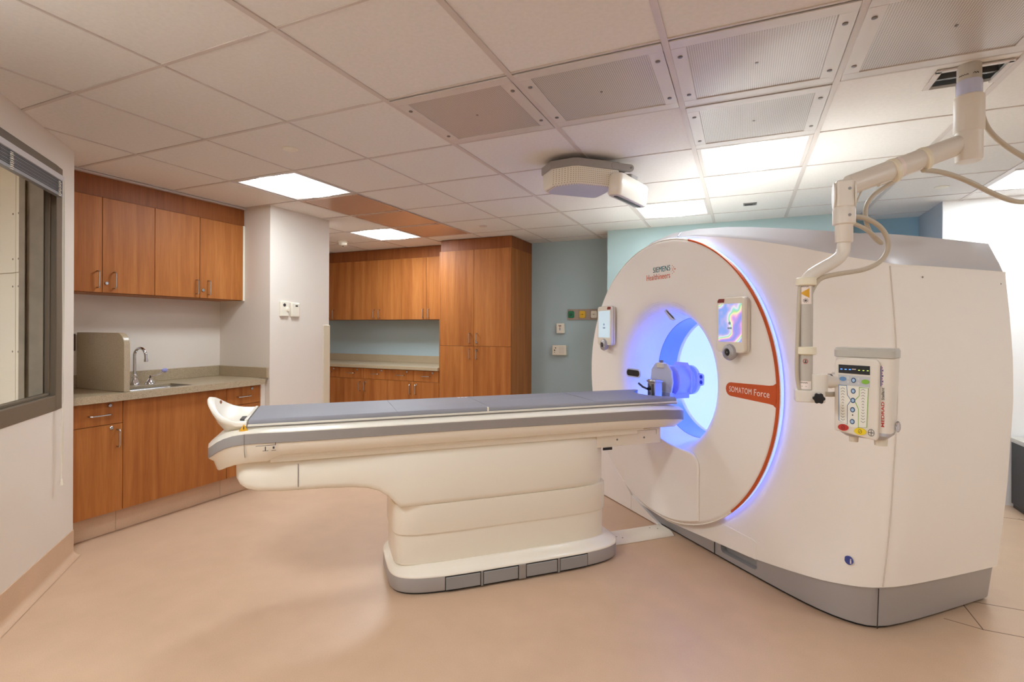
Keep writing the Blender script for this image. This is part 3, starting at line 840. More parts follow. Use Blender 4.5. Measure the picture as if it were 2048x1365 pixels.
c = MB(); c.cyl((0, -.5, CZ_), .56, 2.2, 'y', 96); cut = c.build('cutter', 'body', gan)
dg = bpy.context.evaluated_depsgraph_get(); dg.update()
boolean(hous, cut)
# silver cap: front and sides lean inwards
m = MB(); rs = []
zr = [(0, 1.992), (.10, 1.989), (.25, 1.979), (.36, 1.967), (.52, 1.945), (.67, 1.919), (.93, 1.866), (1.15, 1.818), (1.27, 1.790), (2, 1.775)]
def capring(k, z_off=0, shrink=0):
    ring = []
    for x, y in full(plan):
        ax = abs(x); s_ = 1 if x >= 0 else -1
        z0 = zt(ax, y)
        x0 = ax * interp(hw, z0)
        z1 = interp(zr, ax) if y < .5 and ax < 1.33 else 1.783
        fy = max(0, 1 - (y - .055) / .5)
        y1 = y + .035 * fy if y < .5 else min(y, .99)
        x1 = ax - .05 * min(1, ax / 1.3)
        px_, pz_ = s_ * (x0 + (x1 - x0) * k - shrink * x0), z0 + (z1 - z0) * k + z_off
        ring.append((px_, farside(px_, y + (y1 - y) * k + (shrink * .5 * (.5 - y)), pz_), pz_ - FD(px_, pz_)))
    return ring
rs = [capring(0, .002, .006), capring(0, .006, .006), capring(.35), capring(.7), capring(1.0)]
m.rings(rs, cap=(False, False))
top = m.build('top_cap', 'silver_cap', gan, smooth=40)
m = MB(); rg = capring(1.0); n = len(rg)
hf = n // 2
st = [rg[i] for i in range(n)]
m.rings([st, [(p[0] * .96, p[1] + .02 * (1 if p[1] < .5 else -1), p[2] + .004) for p in st], [(p[0] * .5, .5 + (p[1] - .5) * .5, p[2] * .8 + 1.80 * .2) for p in st]], cap=(False, True))
m.build('top_cover', 'body', gan, smooth=40)
m = MB(); m.rings([[(x * interp(hw, zt(abs(x), y)) * 1.001, farside(x, y - .001 * (y < .5), zt(abs(x), y)), zt(abs(x), y) - FD(x, zt(abs(x), y)) + d_) for x, y in full(plan)] for d_ in (-.004, .004)], cap=(False, False))
m.build('edge_trim', 'body', gan)
m = MB(); m.tube([(.10, .052, 1.952), (.10, .062, 1.966), (.10, .078, 1.98)], .004, 8); m.build('cap_seam', 'clear', gan)
# skirt with a handle recess
m = MB(); rs = []
for v in range(3):
    ring = []
    for x, y in full(plan):
        ax = abs(x); a, b = .016, zb(ax, y) + .012
        z = a + (b - a) * v / 2
        k = interp(hw, z) - .006 - .012 * (1 - v / 2)
        ring.append((x * k, y + (.006 if y < .5 else -.02) + (.006 * (1 - v / 2) if y < .5 else 0), z))
    rs.append(ring)
m.rings(rs); sk = m.build('skirt', 'silver', gan, smooth=40)
c = MB()
c.rings([[(x, yy, z) for x, z in rrect(.475, .048, .735, .14, .022)] for yy in (-.1, .105)])
cut = c.build('cutter', 'silver', gan); dg.update(); boolean(sk, cut)
m = MB(); m.rings([[(x * .955, .5 + (y - .5) * .94, z) for x, y in full(plan)] for z in (.001, .016)]); m.build('plinth', 'black', gan)  # black inset painted as the shadow gap under the skirt
m = MB()
m.box((.428, .0575, .02), (.431, .0615, .092)); m.build('skirt_seam', 'black', gan)
m = MB(); m.tube([(1.3135 * interp(hw, z), .1795 - .002, z) for z in (.018, .07, .13, .20)], .0022, 6); m.build('corner_seam', 'text_dark', gan)
m = MB(); m.tube([(1.322 * interp(hw, z) + .0015, .1895, z) for z in [.21 + 1.42 * i / 12 for i in range(13)]], .0022, 6); m.build('side_panel_seam', 'wall', gan)
for y_, z_ in ((.36, 1.585), (.95, 1.575)):
    m = MB(); m.sphere((1.350 * interp(hw, z_), y_, z_), .004, (.6, 1, 1)); m.build('screw', 'screw', gan)
# small flap door low at the front, white wedge on the far side
m = MB(); m.prism([(.433, .096), (.74, .112), (.74, .205), (.72, .212), (.50, .222), (.433, .222)], 'y', .0525, .056); m.build('service_flap', 'body', gan, bevel=.001)
m = MB(); m.prism([(-.055, .006), (-.395, .118), (-.395, .006)], 'y', .040, .066); m.build('kick_wedge', 'body', gan, bevel=.002)
m = MB(); m.prism([(-.398, .006), (-.398, .119), (-.75, .42), (-1.0, .62), (-1.1, .62), (-1.1, .006)], 'y', .040, .070); m.build('kick_wedge', 'body', gan, bevel=.002)
# light ring behind the rim, orange edge
def arc_strip(name, r0, y0, r1, y1, a0, a1, mt, n=72):
    m = MB(); rs = []
    for i in range(n + 1):
        a = R(a0 + (a1 - a0) * i / n)
        rs.append([(r0 * math.cos(a), y0, CZ_ + r0 * math.sin(a)), (r1 * math.cos(a), y1, CZ_ + r1 * math.sin(a)), ((r1 - .004) * math.cos(a), y1, CZ_ + (r1 - .004) * math.sin(a)), ((r0 - .004) * math.cos(a), y0 + .002, CZ_ + (r0 - .004) * math.sin(a))])
    m.rings(rs); return m.build(name, mt, gan, smooth=50)
o = arc_strip('light_ring', .918, .022, .913, .052, -56, 88, 'lip'); o['label'] = 'glowing blue light ring on the near side'
o = arc_strip('light_ring', .918, .022, .913, .052, 96, 236, 'lip'); o['label'] = 'glowing blue light ring on the far side'
m = MB(); rs = []
for i in range(101):
    a = R(-48 + 122 * i / 100); e = min(1, i / 12, (100 - i) / 26)
    r0 = .9235 - .0085 * e
    rs.append([(r0 * math.cos(a), -.0008, CZ_ + r0 * math.sin(a)), (.9225 * math.cos(a), -.0006, CZ_ + .9225 * math.sin(a)), (.9255 * math.cos(a), .004, CZ_ + .9255 * math.sin(a)), (.9255 * math.cos(a), .004 + .006 * e, CZ_ + .9255 * math.sin(a)), (.90 * math.cos(a), .014, CZ_ + .90 * math.sin(a))])
m.rings(rs); m.build('orange_edge', 'orange', gan, smooth=50)
m = MB(); m.lathe((0, 0, CZ_), [(.9165, .012), (.922, .006), (.925, .012), (.922, .022), (.905, .03)], 'y', 128, cap=(False, False)); m.build('rim', 'body', gan, smooth=60)
# orange name tongue
pts = [(.910, .955), (.895, .966), (.87, .969), (.63, .978)]
for i in range(9):
    a = R(270 - 180 * i / 8); pts.append((.615 + .038 * math.cos(a), 1.0165 + .038 * math.sin(a)))
pts += [(.63, 1.0545), (.87, 1.062), (.895, 1.066), (.911, 1.076), (.915, 1.02)]
m = MB(); m.prism(pts, 'y', -.0014, .001); m.build('name_tongue', 'orange', gan, smooth=0)
text('SOMATOM', .155, 'text_white', gan, (.603, -.0015, 1.002), height=.031, name='name_lettering', space=1.12)
text('Force', .098, 'text_white', gan, (.775, -.0015, 1.000), height=.034, name='name_lettering', space=1.08)
text('SIEMENS', .178, 'text_teal', gan, (-.088, -.001, 1.730), height=.036, name='logo_lettering', bold=-.004, space=1.06)
text('Healthineers', .25, 'text_orange', gan, (-.160, -.001, 1.682), height=.038, name='logo_lettering', bold=-.006, space=1.05)
m = MB()
for x, z, r_ in ((.112, 1.758, .0045), (.125, 1.748, .0055), (.118, 1.738, .0045), (.137, 1.735, .008), (.103, 1.742, .003), (.102, 1.722, .003), (.117, 1.728, .0045), (.127, 1.717, .0055), (.112, 1.708, .0045), (.110, 1.732, .003)):
    m.cyl((x, -.0012, z), r_ * .62, .001, 'y', 12)
m.build('logo_dots', 'text_orange', gan)
# lower bulged panel of the cover
pts = [(-.41, CZ_ - math.sqrt(.90 ** 2 - .41 ** 2))]
for i in range(13):
    x = -.41 + (.372 + .41) * i / 12
    pts.append((x, CZ_ - math.sqrt(.903 ** 2 - x * x)))
pts = pts[1:]
for i in range(9):
    a = R(0 + 90 * i / 8); pts.append((.292 + .08 * math.cos(a), .515 + .08 * math.sin(a)))
pts += [(.2, .598), (.10, .606), (.0, .628), (-.15, .66), (-.41, .66)]
m = MB(); m.prism(pts, 'y', -.016, .001); m.build('lower_panel', 'body', gan, bevel=.014, seg=4)
m = MB(); m.tube([(-.412, -.002, z) for z in (.225, .4, .66)], .003, 6); m.build('panel_seam', 'text_dark', gan)
# sensor window, notch light, speaker dots
m = MB(); m.prism(rrect(-.402, .998, -.226, 1.062, .031), 'y', -.004, .001); m.build('sensor_bezel', 'acrylic', gan, bevel=.001)
m = MB(); m.prism(rrect(-.39, 1.008, -.238, 1.052, .021), 'y', -.006, -.003); m.build('sensor_window', 'black', gan)
m = MB(); m.prism([(.035, 1.466), (.050, 1.477), (.066, 1.470), (.128, 1.425), (.145, 1.408), (.12, 1.402), (.09, 1.412)], 'y', -.003, .004); m.build('laser_window', 'acrylic', gan, smooth=0)
m = MB(); m.prism([(.053, 1.472), (.066, 1.468), (.128, 1.425), (.14, 1.411), (.12, 1.420), (.075, 1.452)], 'y', -.005, -.002); m.build('laser_slit', 'text_dark', gan, smooth=0)
m = MB()
for k in range(7):
    rr = .445 + .011 * k
    for i in range(34):
        a = 96 + i * .95 * (.45 / rr) - 1.2 * k * .2
        for a_ in ((a), (180 - a - 6)) if i < 18 else ((a),):
            a_ = R(a_)
            m.cyl((rr * math.cos(a_) + .02, -.0015, CZ_ + rr * math.sin(a_) - .0), .0012, .0014, 'y', 5)
m.build('speaker_holes', mat('speaker_hole', srgb(212, 200, 190), .6), gan, smooth=0)
m = MB(); m.lathe((1.220 * interp(hw, .3), .101, .303), [(.0005, -.003), (.019, -.003), (.019, .004)], 'y', 20); m.build('round_sticker', 'ink_blue', gan)
text('i', .006, 'text_white', gan, (1.226, .0972, .292), height=.022, name='sticker_mark', bold=.02)
# touch panels
def monitor(x, scr, lab, tabx):
    z0, z1 = 1.222, 1.522
    m = MB(); m.prism(rrect(x - .100, z0, x + .100, z1, .024), 'y', -.050, -.010); o = m.build('touch_panel', 'shell2', gan, bevel=.004); o['label'] = lab
    m = MB(); m.prism(rrect(x - .103, z0 - .003, x + .103, z1 + .003, .026), 'y', -.034, -.022); m.build('bezel', mat('panel_rim', srgb(206, 198, 190), .3), o, bevel=.003)
    m = MB(); m.box((x - .06, -.012, z0 + .05), (x + .06, .004, z1 - .05)); m.build('mount', 'shell2', o)
    m = MB(); m.box((x - .082, -.0515, z0 + .058), (x + .082, -.0495, z1 - .034)); m.build('display', scr, o, smooth=0)
    m = MB(); m.prism([(x + tabx - .024, z1 - .026), (x + tabx + .022, z1 - .026), (x + tabx + .026, z1 - .006), (x + tabx - .014, z1 - .004), (x + tabx - .024, z1 - .016)], 'y', -.052, -.0495); m.build('red_tab', mat('dark_red', srgb(140, 44, 36), .4), o)
    m = MB(); m.lathe((x, -.06, z0 + .002), [(.001, -.006), (.018, -.004), (.022, -.012), (.040, -.004), (.046, .008), (.04, .024), (.02, .03)], 'y', 32); kn = m.build('control_knob', 'silver', o)
    m = MB(); m.lathe((x, -.0665, z0 + .002), [(.001, -.003), (.016, -.002), (.02, .002), (.02, .006)], 'y', 24); m.build('knob_center', 'black', kn)
    m = MB(); m.prism([(x - .005, z0 - .005), (x + .008, z0 + .002), (x - .005, z0 + .009)], 'y', -.0705, -.069); m.build('play_mark', 'screw', kn)
    for a in (90, 210, 330):
        m = MB(); m.sphere((x + .032 * math.cos(R(a)), -.0655, z0 + .002 + .032 * math.sin(R(a))), .005, (1, .5, 1)); m.build('knob_button', 'chrome', kn)
    m = MB(); m.lathe((x, -.0518, z0 + .16), [(.0065, 0), (.0085, 0), (.0085, -.0008), (.0065, -.0008)], 'y', 20); m.build('status_ring', M['pale_ink'], o)
    m = MB(); m.box((x - .014, -.0524, z0 + .128), (x + .016, -.0515, z0 + .138)); m.build('status_mark', M['pale_ink'], o)
monitor(.655, 'rainbow', 'touch panel with rainbow bands on the near side', -.066)
monitor(-.635, 'screen', 'touch panel with pale screen on the far side', .068)
# LED modules inside the bore: tiny blue lights around the funnel
def blue(x, y, z, wt, size=.0, col=LED_BLUE):
    l = bpy.data.lights.new('bore_led', 'POINT'); l.energy = wt; l.color = col; l.shadow_soft_size = size
    o = bpy.data.objects.new('bore_led', l); COL.objects.link(o); o.parent = gan; o.location = (x, y, z); return o
for k in range(6):
    a = R(30 + 60 * k)
    blue(.27 * math.cos(a), .13, CZ_ + .27 * math.sin(a), BORE_W)

# ------------------------------------------------------------------ patient table
TT = R(44.5)
tb = thing('patient_table', 'long white and grey patient table leading into the scanner bore', 'patient table', (GX, GY, 0), TT - PI / 2)
def W_(y):
    tab = [(-2.632, .03), (-2.628, .07), (-2.61, .13), (-2.58, .18), (-2.54, .22), (-2.49, .25), (-2.43, .272), (-2.36, .287), (-2.28, .296), (-2.15, .30),
           (-.40, .30), (-.25, .298), (-.15, .292), (-.09, .280), (-.04, .262), (-.005, .235), (.025, .195), (.043, .14), (.053, .07), (.055, .03)]
    return interp(tab, y)
def DZ(y):
    return interp([(-2.632, -.099), (-2.609, -.080), (-2.593, -.064), (-2.564, -.040), (-2.519, -.017), (-2.459, -.005), (-2.40, 0), (-.4, 0), (-.2, -.004), (-.05, -.016), (.07, -.045)], y)
YS = [-2.632, -2.628, -2.618, -2.60, -2.575, -2.54, -2.50, -2.45, -2.39, -2.33, -2.26, -2.18, -1.9, -1.4, -.9, -.5, -.35, -.25, -.18, -.12, -.07, -.04, -.005, .02, .034, .043, .05, .055]
def unit(prof):
    """prof: (x at full width .30, z, how much z follows the dip); mirrored and lofted along y"""
    rs = []
    for y in YS:
        k = W_(y) / .30
        h = [(x * k if x > .001 else .0, SY(y, z), z + DZ(y) * q + (BB(y) if fl else 0) - (min(1, max(0, (-2.34 - y) / .05)) * .028 if z < .77 else 0)) for x, z, q, fl in prof]
        rs.append(h + [(-x, y_, z) for x, y_, z in reversed(h) if x > 1e-6])
    return rs
def BB(y): return interp([(-2.632, -.002), (-1.4, .0), (.07, -.012)], y)
def SY(y, z):
    d_ = max(0, .824 - z)
    return -1.28 + (y + 1.28) * (1 - (.45 if y < -1.28 else .55) * d_) if d_ else y
m = MB(); m.rings(unit([(0, .884, 1, 0), (.24, .886, 1, 0), (.252, .8845, 1, 0), (.285, .8765, 1, 0), (.2975, .8715, 1, 0), (.2985, .866, 1, 0), (0, .866, 1, 0)])); m.build('upper_shell', 'shell2', tb, smooth=40)
m = MB(); m.rings(unit([(0, .868, 1, 0), (.298, .868, 1, 0), (.3005, .866, 1, 0), (.3005, .824, 1, 1), (.298, .822, 1, 1), (0, .822, 1, 1)])); m.build('side_band', 'band', tb, smooth=40)
m = MB(); m.rings(unit([(0, .824, 1, 1), (.2955, .824, 1, 1), (.294, .812, .95, 1), (.286, .785, .8, 0), (.270, .764, .7, 0), (.262, .757, .7, 0), (.15, .752, .7, 0), (0, .752, .7, 0)])); m.build('lower_shell', 'shell2', tb, smooth=40)
m = MB(); 
for s_ in (1,): m.box((-.302, -2.4525, .76), (.302, -2.4505, .83))
# rail under the shell
m = MB(); m.box((-.238, -2.36, .738), (.238, -.30, .757)); m.box((-.232, -2.345, .718), (.232, -.34, .738)); m.build('rail', 'shell2', tb, bevel=.002)
m = MB(); m.box((-.2405, -2.36, .7555), (.2405, -.30, .7585)); m.build('rail_shadow_line', 'band', tb)
# cradle and rails, mat
def notch(x0, z):   # outline of the horseshoe end
    return [(x0, -.055), (x0 - .02, -.045), (x0 - .05, -.06), (.14, -.115), (.10, -.145), (.05, -.162), (0, -.168), (-.05, -.162), (-.10, -.145), (-.14, -.115), (-x0 + .05, -.06), (-x0 + .02, -.045), (-x0, -.055)]
m = MB(); m.rings([[(-.236, -2.44, z)] + [(.236, -2.44, z)] + [(x, y, z) for x, y in notch(.236, z)] for z in (.884, .902)]); m.build('cradle', 'shell2', tb, bevel=.0015, smooth=0)
m = MB()
for s_ in (1, -1):
    m.box((s_ * .236 if s_ > 0 else -.2405, -2.44, .889), (.2405 if s_ > 0 else -.236, -.06, .893))
m.build('cradle_rail', 'screw', tb)
m = MB()
rs = []
ol = [(-.228, -2.438), (.228, -2.438)] + [(min(.228, max(-.228, x * .965)), y) for x, y in notch(.236, 0)]
rs = [[(x, y, .902) for x, y in ol], [(x * 1.005, y, .910) for x, y in ol], [(x, y, .918) for x, y in ol], [(x * .975, y * .9985, .924) for x, y in ol]]
m.rings(rs); md_ = m.build('mat', 'pad', tb, bevel=.002, smooth=50)
for y_ in (-1.76, -1.27, -.62):
    m = MB(); m.tube([(.226, y_, .924), (0, y_, .9255), (-.226, y_, .924)], .0012, 6); m.build('mat_seam', 'pad', md_)
m = MB(); m.box((.219, -1.285, .903), (.2305, -1.276, .9245)); m.build('mat_strap', 'cream', md_, bevel=.001)
for k in range(3):
    m = MB(); m.box((-.205 + .0, -1.34 + k * .022, .9246), (-.19, -1.325 + k * .022, .9252)); m.build('mat_print', 'text_white', md_)
# scoop shaped head end
m = MB(); rs = []
N = 28
for i in range(N + 1):
    a = PI * i / N            # 0: near (+x) side, PI: far side
    ca, sa = math.cos(a), math.sin(a)
    def P_(rx, ry, z): return (rx * ca, -2.445 - ry * sa, z)
    rim = .916 + .088 * sa ** 2.8
    sa2 = sa ** 1.5
    rs.append([P_(.20, .115 * 1, .872 - .03 * sa2), P_(.222, .15, .890), P_(.236, .185, rim - .02 - .01 * sa), P_(.238, .196, rim - .004), P_(.232, .192, rim + .003), P_(.222, .176, rim + .001), P_(.212, .160, rim - .012),
               P_(.185, .12, .900), P_(.14, .07, .889), P_(.0, .0, .887), P_(.0, .0, .872)])
m.rings(rs, cap=(True, True)); hd = m.build('head_scoop', 'shell2', tb, smooth=60)
m = MB(); m.box((-.22, -2.455, .884), (.22, -2.441, .925)); m.build('scoop_edge', 'shell2', hd, bevel=.003)
m = MB(); m.prism([(-.08, -2.50), (.02, -2.50), (.035, -2.478), (.02, -2.462), (-.08, -2.462)], 'z', .889, .894); m.build('socket', 'black', hd)
# hand hole of the scoop
m = MB(); m.sphere((-.06, -2.596, .965), .02, (1.5, .25, .9)); o = m.build('hand_hole', mat('hand_hole_brown', srgb(150, 96, 60), .6), hd)
m = MB(); m.prism([(-2.475, .874), (-2.435, .874), (-2.455, .906)], 'x', .2405, .2415); m.build('warning_sign', 'tag_yellow', hd, smooth=0)
m = MB(); m.box((.2416, -2.457, .882), (.2420, -2.453, .896)); m.build('warning_mark', 'text_dark', hd)
# height marking
m = MB()
X_ = .3012
m.box((.2955, -2.40, .812), (.2962, -2.318, .814)); m.box((.2955, -2.320, .812), (.2962, -2.317, .825))
m.box((.2945, -2.362, .790), (.2956, -2.358, .808)); m.box((.2945, -2.372, .788), (.2956, -2.348, .790)); m.box((.2945, -2.335, .788), (.2956, -2.316, .790)); m.box((.2945, -2.330, .796), (.2956, -2.322, .806))
m.build('height_marking', 'text_dark', tb)
# seams around the end cap
rs = []
k = W_(-2.45) / .30
m = MB(); m.tube([(.2425 * k + .003, -2.45, .887), (.3 * k, -2.45, .862), (.3022 * k, -2.45, .82), (.29 * k, -2.45, .782), (.268 * k, -2.45, .752)], .0012, 6); m.build('end_cap_seam', 'screw', tb)
# support arm blending into the top of the column
wy = [(-2.505, .09), (-2.50, .13), (-2.48, .165), (-2.45, .188), (-2.40, .205), (-2.30, .215), (-2.0, .222), (-1.6, .232), (-1.2, .236), (-.8, .232), (-.68, .222), (-.60, .20), (-.55, .165), (-.52, .12), (-.51, .08)]
zl = [(-2.505, .655), (-2.50, .632), (-2.48, .608), (-2.45, .592), (-2.40, .580), (-2.30, .572), (-2.1, .567), (-1.98, .560), (-1.90, .548), (-1.85, .530), (-1.80, .495), (-1.765, .455), (-1.74, .432), (-.5, .432)]
m = MB(); rs = []
for y in [-2.505, -2.50, -2.48, -2.45, -2.40, -2.30, -2.1, -1.98, -1.90, -1.85, -1.82, -1.80, -1.78, -1.765, -1.75, -1.74, -1.6, -1.4, -1.2, -1.0, -.8, -.68, -.60, -.55, -.52, -.51]:
    w_, z0 = interp(wy, y), interp(zl, y)
    if y > -1.9: w_ = min(w_, 1)
    h = [(0, .738), (w_ - .03, .733), (w_ - .012, .712), (w_, .69), (w_ + .001, z0 + .03), (w_ - .004, z0 + .008), (w_ - .014, z0), (0, z0)]
    rs.append([(x, y, z) for x, z in h] + [(-x, y, z) for x, z in reversed(h) if x > 1e-6])
m.rings(rs); m.build('support_arm', 'shell2', tb, smooth=50)
m = MB(); m.tube([(.2195, -2.225, .70), (.2205, -2.225, .60), (.205, -2.225, .572)], .0015, 6); m.build('arm_seam', 'screw', tb)
def oval(x0, x1, w_, p, n=56, yc=None):
    cy, hy = (x0 + x1) / 2, (x1 - x0) / 2
    out = []
    for i in range(n):
        a = 2 * PI * i / n
        ca, sa = math.cos(a), math.sin(a)
        out.append((w_ * math.copysign(abs(ca) ** p, ca), cy + hy * math.copysign(abs(sa) ** p, sa)))
    return out
for k, (z0, z1, s_) in enumerate(((.275, .434, .0), (.118, .277, .008))):
    m = MB(); o2 = oval(-1.772 + s_, -.512 - s_, .231 - s_, .34)
    m.rings([[(x * .96, -1.14 + (y + 1.14) * .99, z0) for x, y in o2], [(x * .985, -1.14 + (y + 1.14) * .997, z0 + .003) for x, y in o2], [(x, y, z0 + .012) for x, y in o2], [(x, y, z1) for x, y in o2]])
    m.build('column_section', 'shell2', tb, smooth=50)
# inner column under the arm's upper end
m = MB(); o2 = oval(-1.765, -.53, .215, .34); m.rings([[(x, y, z) for x, y in o2] for z in (.43, .50)]); m.build('column_core', 'shell2', tb, smooth=50)
# foot
m = MB(); of = oval(-1.792, -.445, .306, .42, 72)
def fr_(s_, z): return [(x * s_, -1.118 + (y + 1.118) * (1 - (1 - s_) * .32), z) for x, y in of]
m.rings([fr_(.985, .012), fr_(.995, .02), fr_(1.0, .085), fr_(.998, .087)]); m.build('foot_band', 'silver', tb, smooth=40)
m = MB(); m.rings([fr_(1.004, .086), fr_(1.004, .090), fr_(.985, .098), fr_(.90, .106), fr_(.80, .116), fr_(.765, .126)]); m.build('foot_cover', 'shell2', tb, smooth=40)
m = MB(); m.rings([fr_(.95, .0005), fr_(.95, .013)]); m.build('foot_plinth', 'black', tb)
def footx(y):
    u = abs((y + 1.1185) / .6735)
    ca = (1 - min(1, u) ** (2 / .42)) ** (.42 / 2)
    return .306 * ca
for i, (y0, y1) in enumerate(((-1.525, -1.345), (-1.325, -1.135), (-1.085, -.905), (-.885, -.715))):
    m = MB(); ys = [y0 + (y1 - y0) * j / 6 for j in range(7)]
    m.rings([[(footx(y) + .001, y, .014), (footx(y) + .005, y, .016), (footx(y) + .005, y, .078), (footx(y) + .001, y, .080)] for y in ys]); m.build('foot_pedal', 'pedal', tb, bevel=.001)
    m = MB(); m.rings([[(footx(y) + .0, y, .012), (footx(y) + .002, y, .012), (footx(y) + .002, y, .0845), (footx(y) + .0, y, .0845)] for y in [y0 - .004 + (y1 - y0 + .008) * j / 6 for j in range(7)]]); m.build('pedal_gap', 'black', tb)
for y in (-1.335, -1.11, -.895):
    m = MB()
    hwid = .0055 if y != -1.11 else .02
    m.box((footx(y) - .002, y - hwid, .010), (footx(y) + .007, y + hwid, .086))
    m.build('pedal_divider', 'band', tb, bevel=.001)
# beam from the column towards the scanner
m = MB(); m.box((-.20, -.60, .645), (.20, -.15, .738)); m.build('beam', 'shell2', tb, bevel=.003)
m = MB(); m.box((.2, -.50, .728), (.2015, -.18, .7295)); m.box((.2, -.182, .70), (.2015, -.18, .7295)); m.build('beam_groove', 'band', tb)
for y_ in (-.46, -.27):
    m = MB(); m.cyl((.2, y_, .685), .006, .0015, 'x', 10); m.build('screw', 'screw', tb)
m = MB(); m.box((.203, -.56, .63), (.21, -.50, .645)); m.build('bracket', 'black', tb)

# cable duct between foot and scanner
t = thing('cable_duct', 'flat white floor duct joining the table foot to the scanner', 'cable duct', (GX, GY, 0), TT - PI / 2)
m = MB(); pr = [(-.092, .0015), (-.090, .006), (-.070, .020), (-.04, .026), (.04, .026), (.07, .020), (.090, .006), (.092, .0015)]
m.rings([[(x + .005, y, z) for x, z in pr] for y in (-.438, .035)]); m.build('duct_cover', 'shell2', t, smooth=50)
for x, y in ((.035, -.36), (.06, -.33), (-.02, -.07), (.01, -.03)):
    m = MB(); m.cyl((x, y, .0255), .0045, .001, n=8); m.build('screw', 'screw', t)

# ------------------------------------------------------------------ phantom on the table's end
ph = thing('calibration_phantom', 'clear acrylic test cylinder standing at the table end inside the blue bore', 'phantom', (GX, GY, 0), TT - PI / 2)
pc = 1.004
m = MB(); m.lathe((0, 0, pc), [(.001, .07), (.095, .07), (.102, .074), (.102, .185), (.098, .19), (.001, .19)], 'y', 48); m.build('cylinder', 'acrylic2', ph, smooth=50)
m = MB(); m.lathe((0, 0, pc), [(.001, .19), (.078, .19), (.078, .22), (.10, .225), (.10, .245), (.09, .25), (.001, .25)], 'y', 48); m.build('end_drum', 'acrylic', ph, smooth=50)
m = MB(); m.prism([(-.10, .93), (.10, .93), (.118, 1.0), (.105, 1.075), (.06, 1.12), (-.06, 1.12), (-.105, 1.075), (-.118, 1.0)], 'y', .0, .012); m.build('octagon_plate', 'acrylic', ph, bevel=.002)
m = MB(); m.prism([(-.10, .925), (.10, .925), (.11, 1.06), (.06, 1.125), (-.06, 1.125), (-.11, 1.06)], 'y', .160, .17); m.build('rear_plate', 'acrylic2', ph, bevel=.002)
m = MB(); m.box((-.03, -.012, 1.09), (.03, .02, 1.125)); m.build('level_block', 'cream', ph, bevel=.002)
m = MB(); m.cyl((0, .004, 1.125), .012, .016); m.build('thumb_nut', 'screw', ph)
m = MB(); m.box((-.05, .03, .887), (.05, .19, .925)); m.box((-.10, -.005, .885), (.10, .02, .935)); m.build('cradle_block', 'acrylic2', ph, bevel=.002)
m = MB(); m.prism(rrect(.07, .975, .140, 1.055, .02), 'y', .228, .236); m.build('tab_plate', 'acrylic', ph)
for zz in (.998, 1.034):
    m = MB(); m.lathe((.120, .2275, zz), [(.009, -.001), (.013, -.001), (.013, -.0018), (.009, -.0018)], 'y', 16); m.build('tab_mark', 'ink_blue', ph)
ct = thing('table_clamp', 'metal clamp box with black lever at the table end', 'clamp', (GX + .021, GY - .0215, 0), TT - PI / 2)
m = MB(); m.box((-.038, -.10, .886), (.038, -.04, 1.018)); m.box((-.044, -.105, 1.0), (.044, -.035, 1.012)); m.build('clamp_body', 'steel', ct, bevel=.003)
m = MB(); m.box((.010, -.108, .90), (.020, -.10, .99)); m.box((-.03, -.104, .90), (-.024, -.10, .98)); m.build('clamp_rail', 'screw', ct, bevel=.001)
m = MB(); m.cyl((-.01, -.118, .957), .010, .02, 'y', 16); m.tube([(-.01, -.122, .957), (-.05, -.128, .965), (-.095, -.13, .985)], .0065, 10); m.build('clamp_lever', 'black', ct)

# ------------------------------------------------------------------ ceiling camera with speaker
cm = thing('ceiling_camera', 'white perforated camera and speaker box hung under the ceiling above the table', 'ceiling camera', (-.905, 3.085, CEIL), R(43))
cm.scale = (1.08, 1.08, 1)
m = MB(); m.box((-.08, -.04, -.032), (.10, .10, 0)); m.build('ceiling_mount', 'band', cm, bevel=.004)
ob = [(-.215, .02), (-.215, -.03), (-.13, -.125), (-.10, -.14), (.15, -.14), (.165, -.125), (.165, .13), (.15, .145), (-.17, .145), (-.215, .10)]
m = MB(); m.rings([[(x * s_, y * s_, z) for x, y in ob] for s_, z in ((.86, -.178), (.93, -.174), (.965, -.160), (.975, -.07))]); m.build('speaker_box', 'speaker', cm, bevel=.004)
m = MB(); m.rings([[(x * s_, y * s_, z) for x, y in ob] for s_, z in ((.84, -.1805), (.85, -.178))]); m.build('bottom_plate', mat('camera_base_grey', srgb(196, 196, 206), .4), cm)
m = MB(); m.rings([[(x * s_, y * s_, z) for x, y in ob] for s_, z in ((1.0, -.077), (1.01, -.075), (1.01, -.032), (1.0, -.030))]); m.build('top_band', 'band', cm, bevel=.004)
m = MB(); m.prism(rrect(.10, -.077, .245, -.034, .02), 'y', -.142, -.118); m.build('hinge_arm', 'band', cm, bevel=.003)
m = MB(); m.cyl((.225, -.146, -.055), .006, .006, 'y'); m.build('hinge_pin', 'screw', cm)
m = MB(); m.tube([(.215, -.118, -.055), (.215, .0, -.055)], .014, 10); m.build('hinge_rod', 'band', cm)
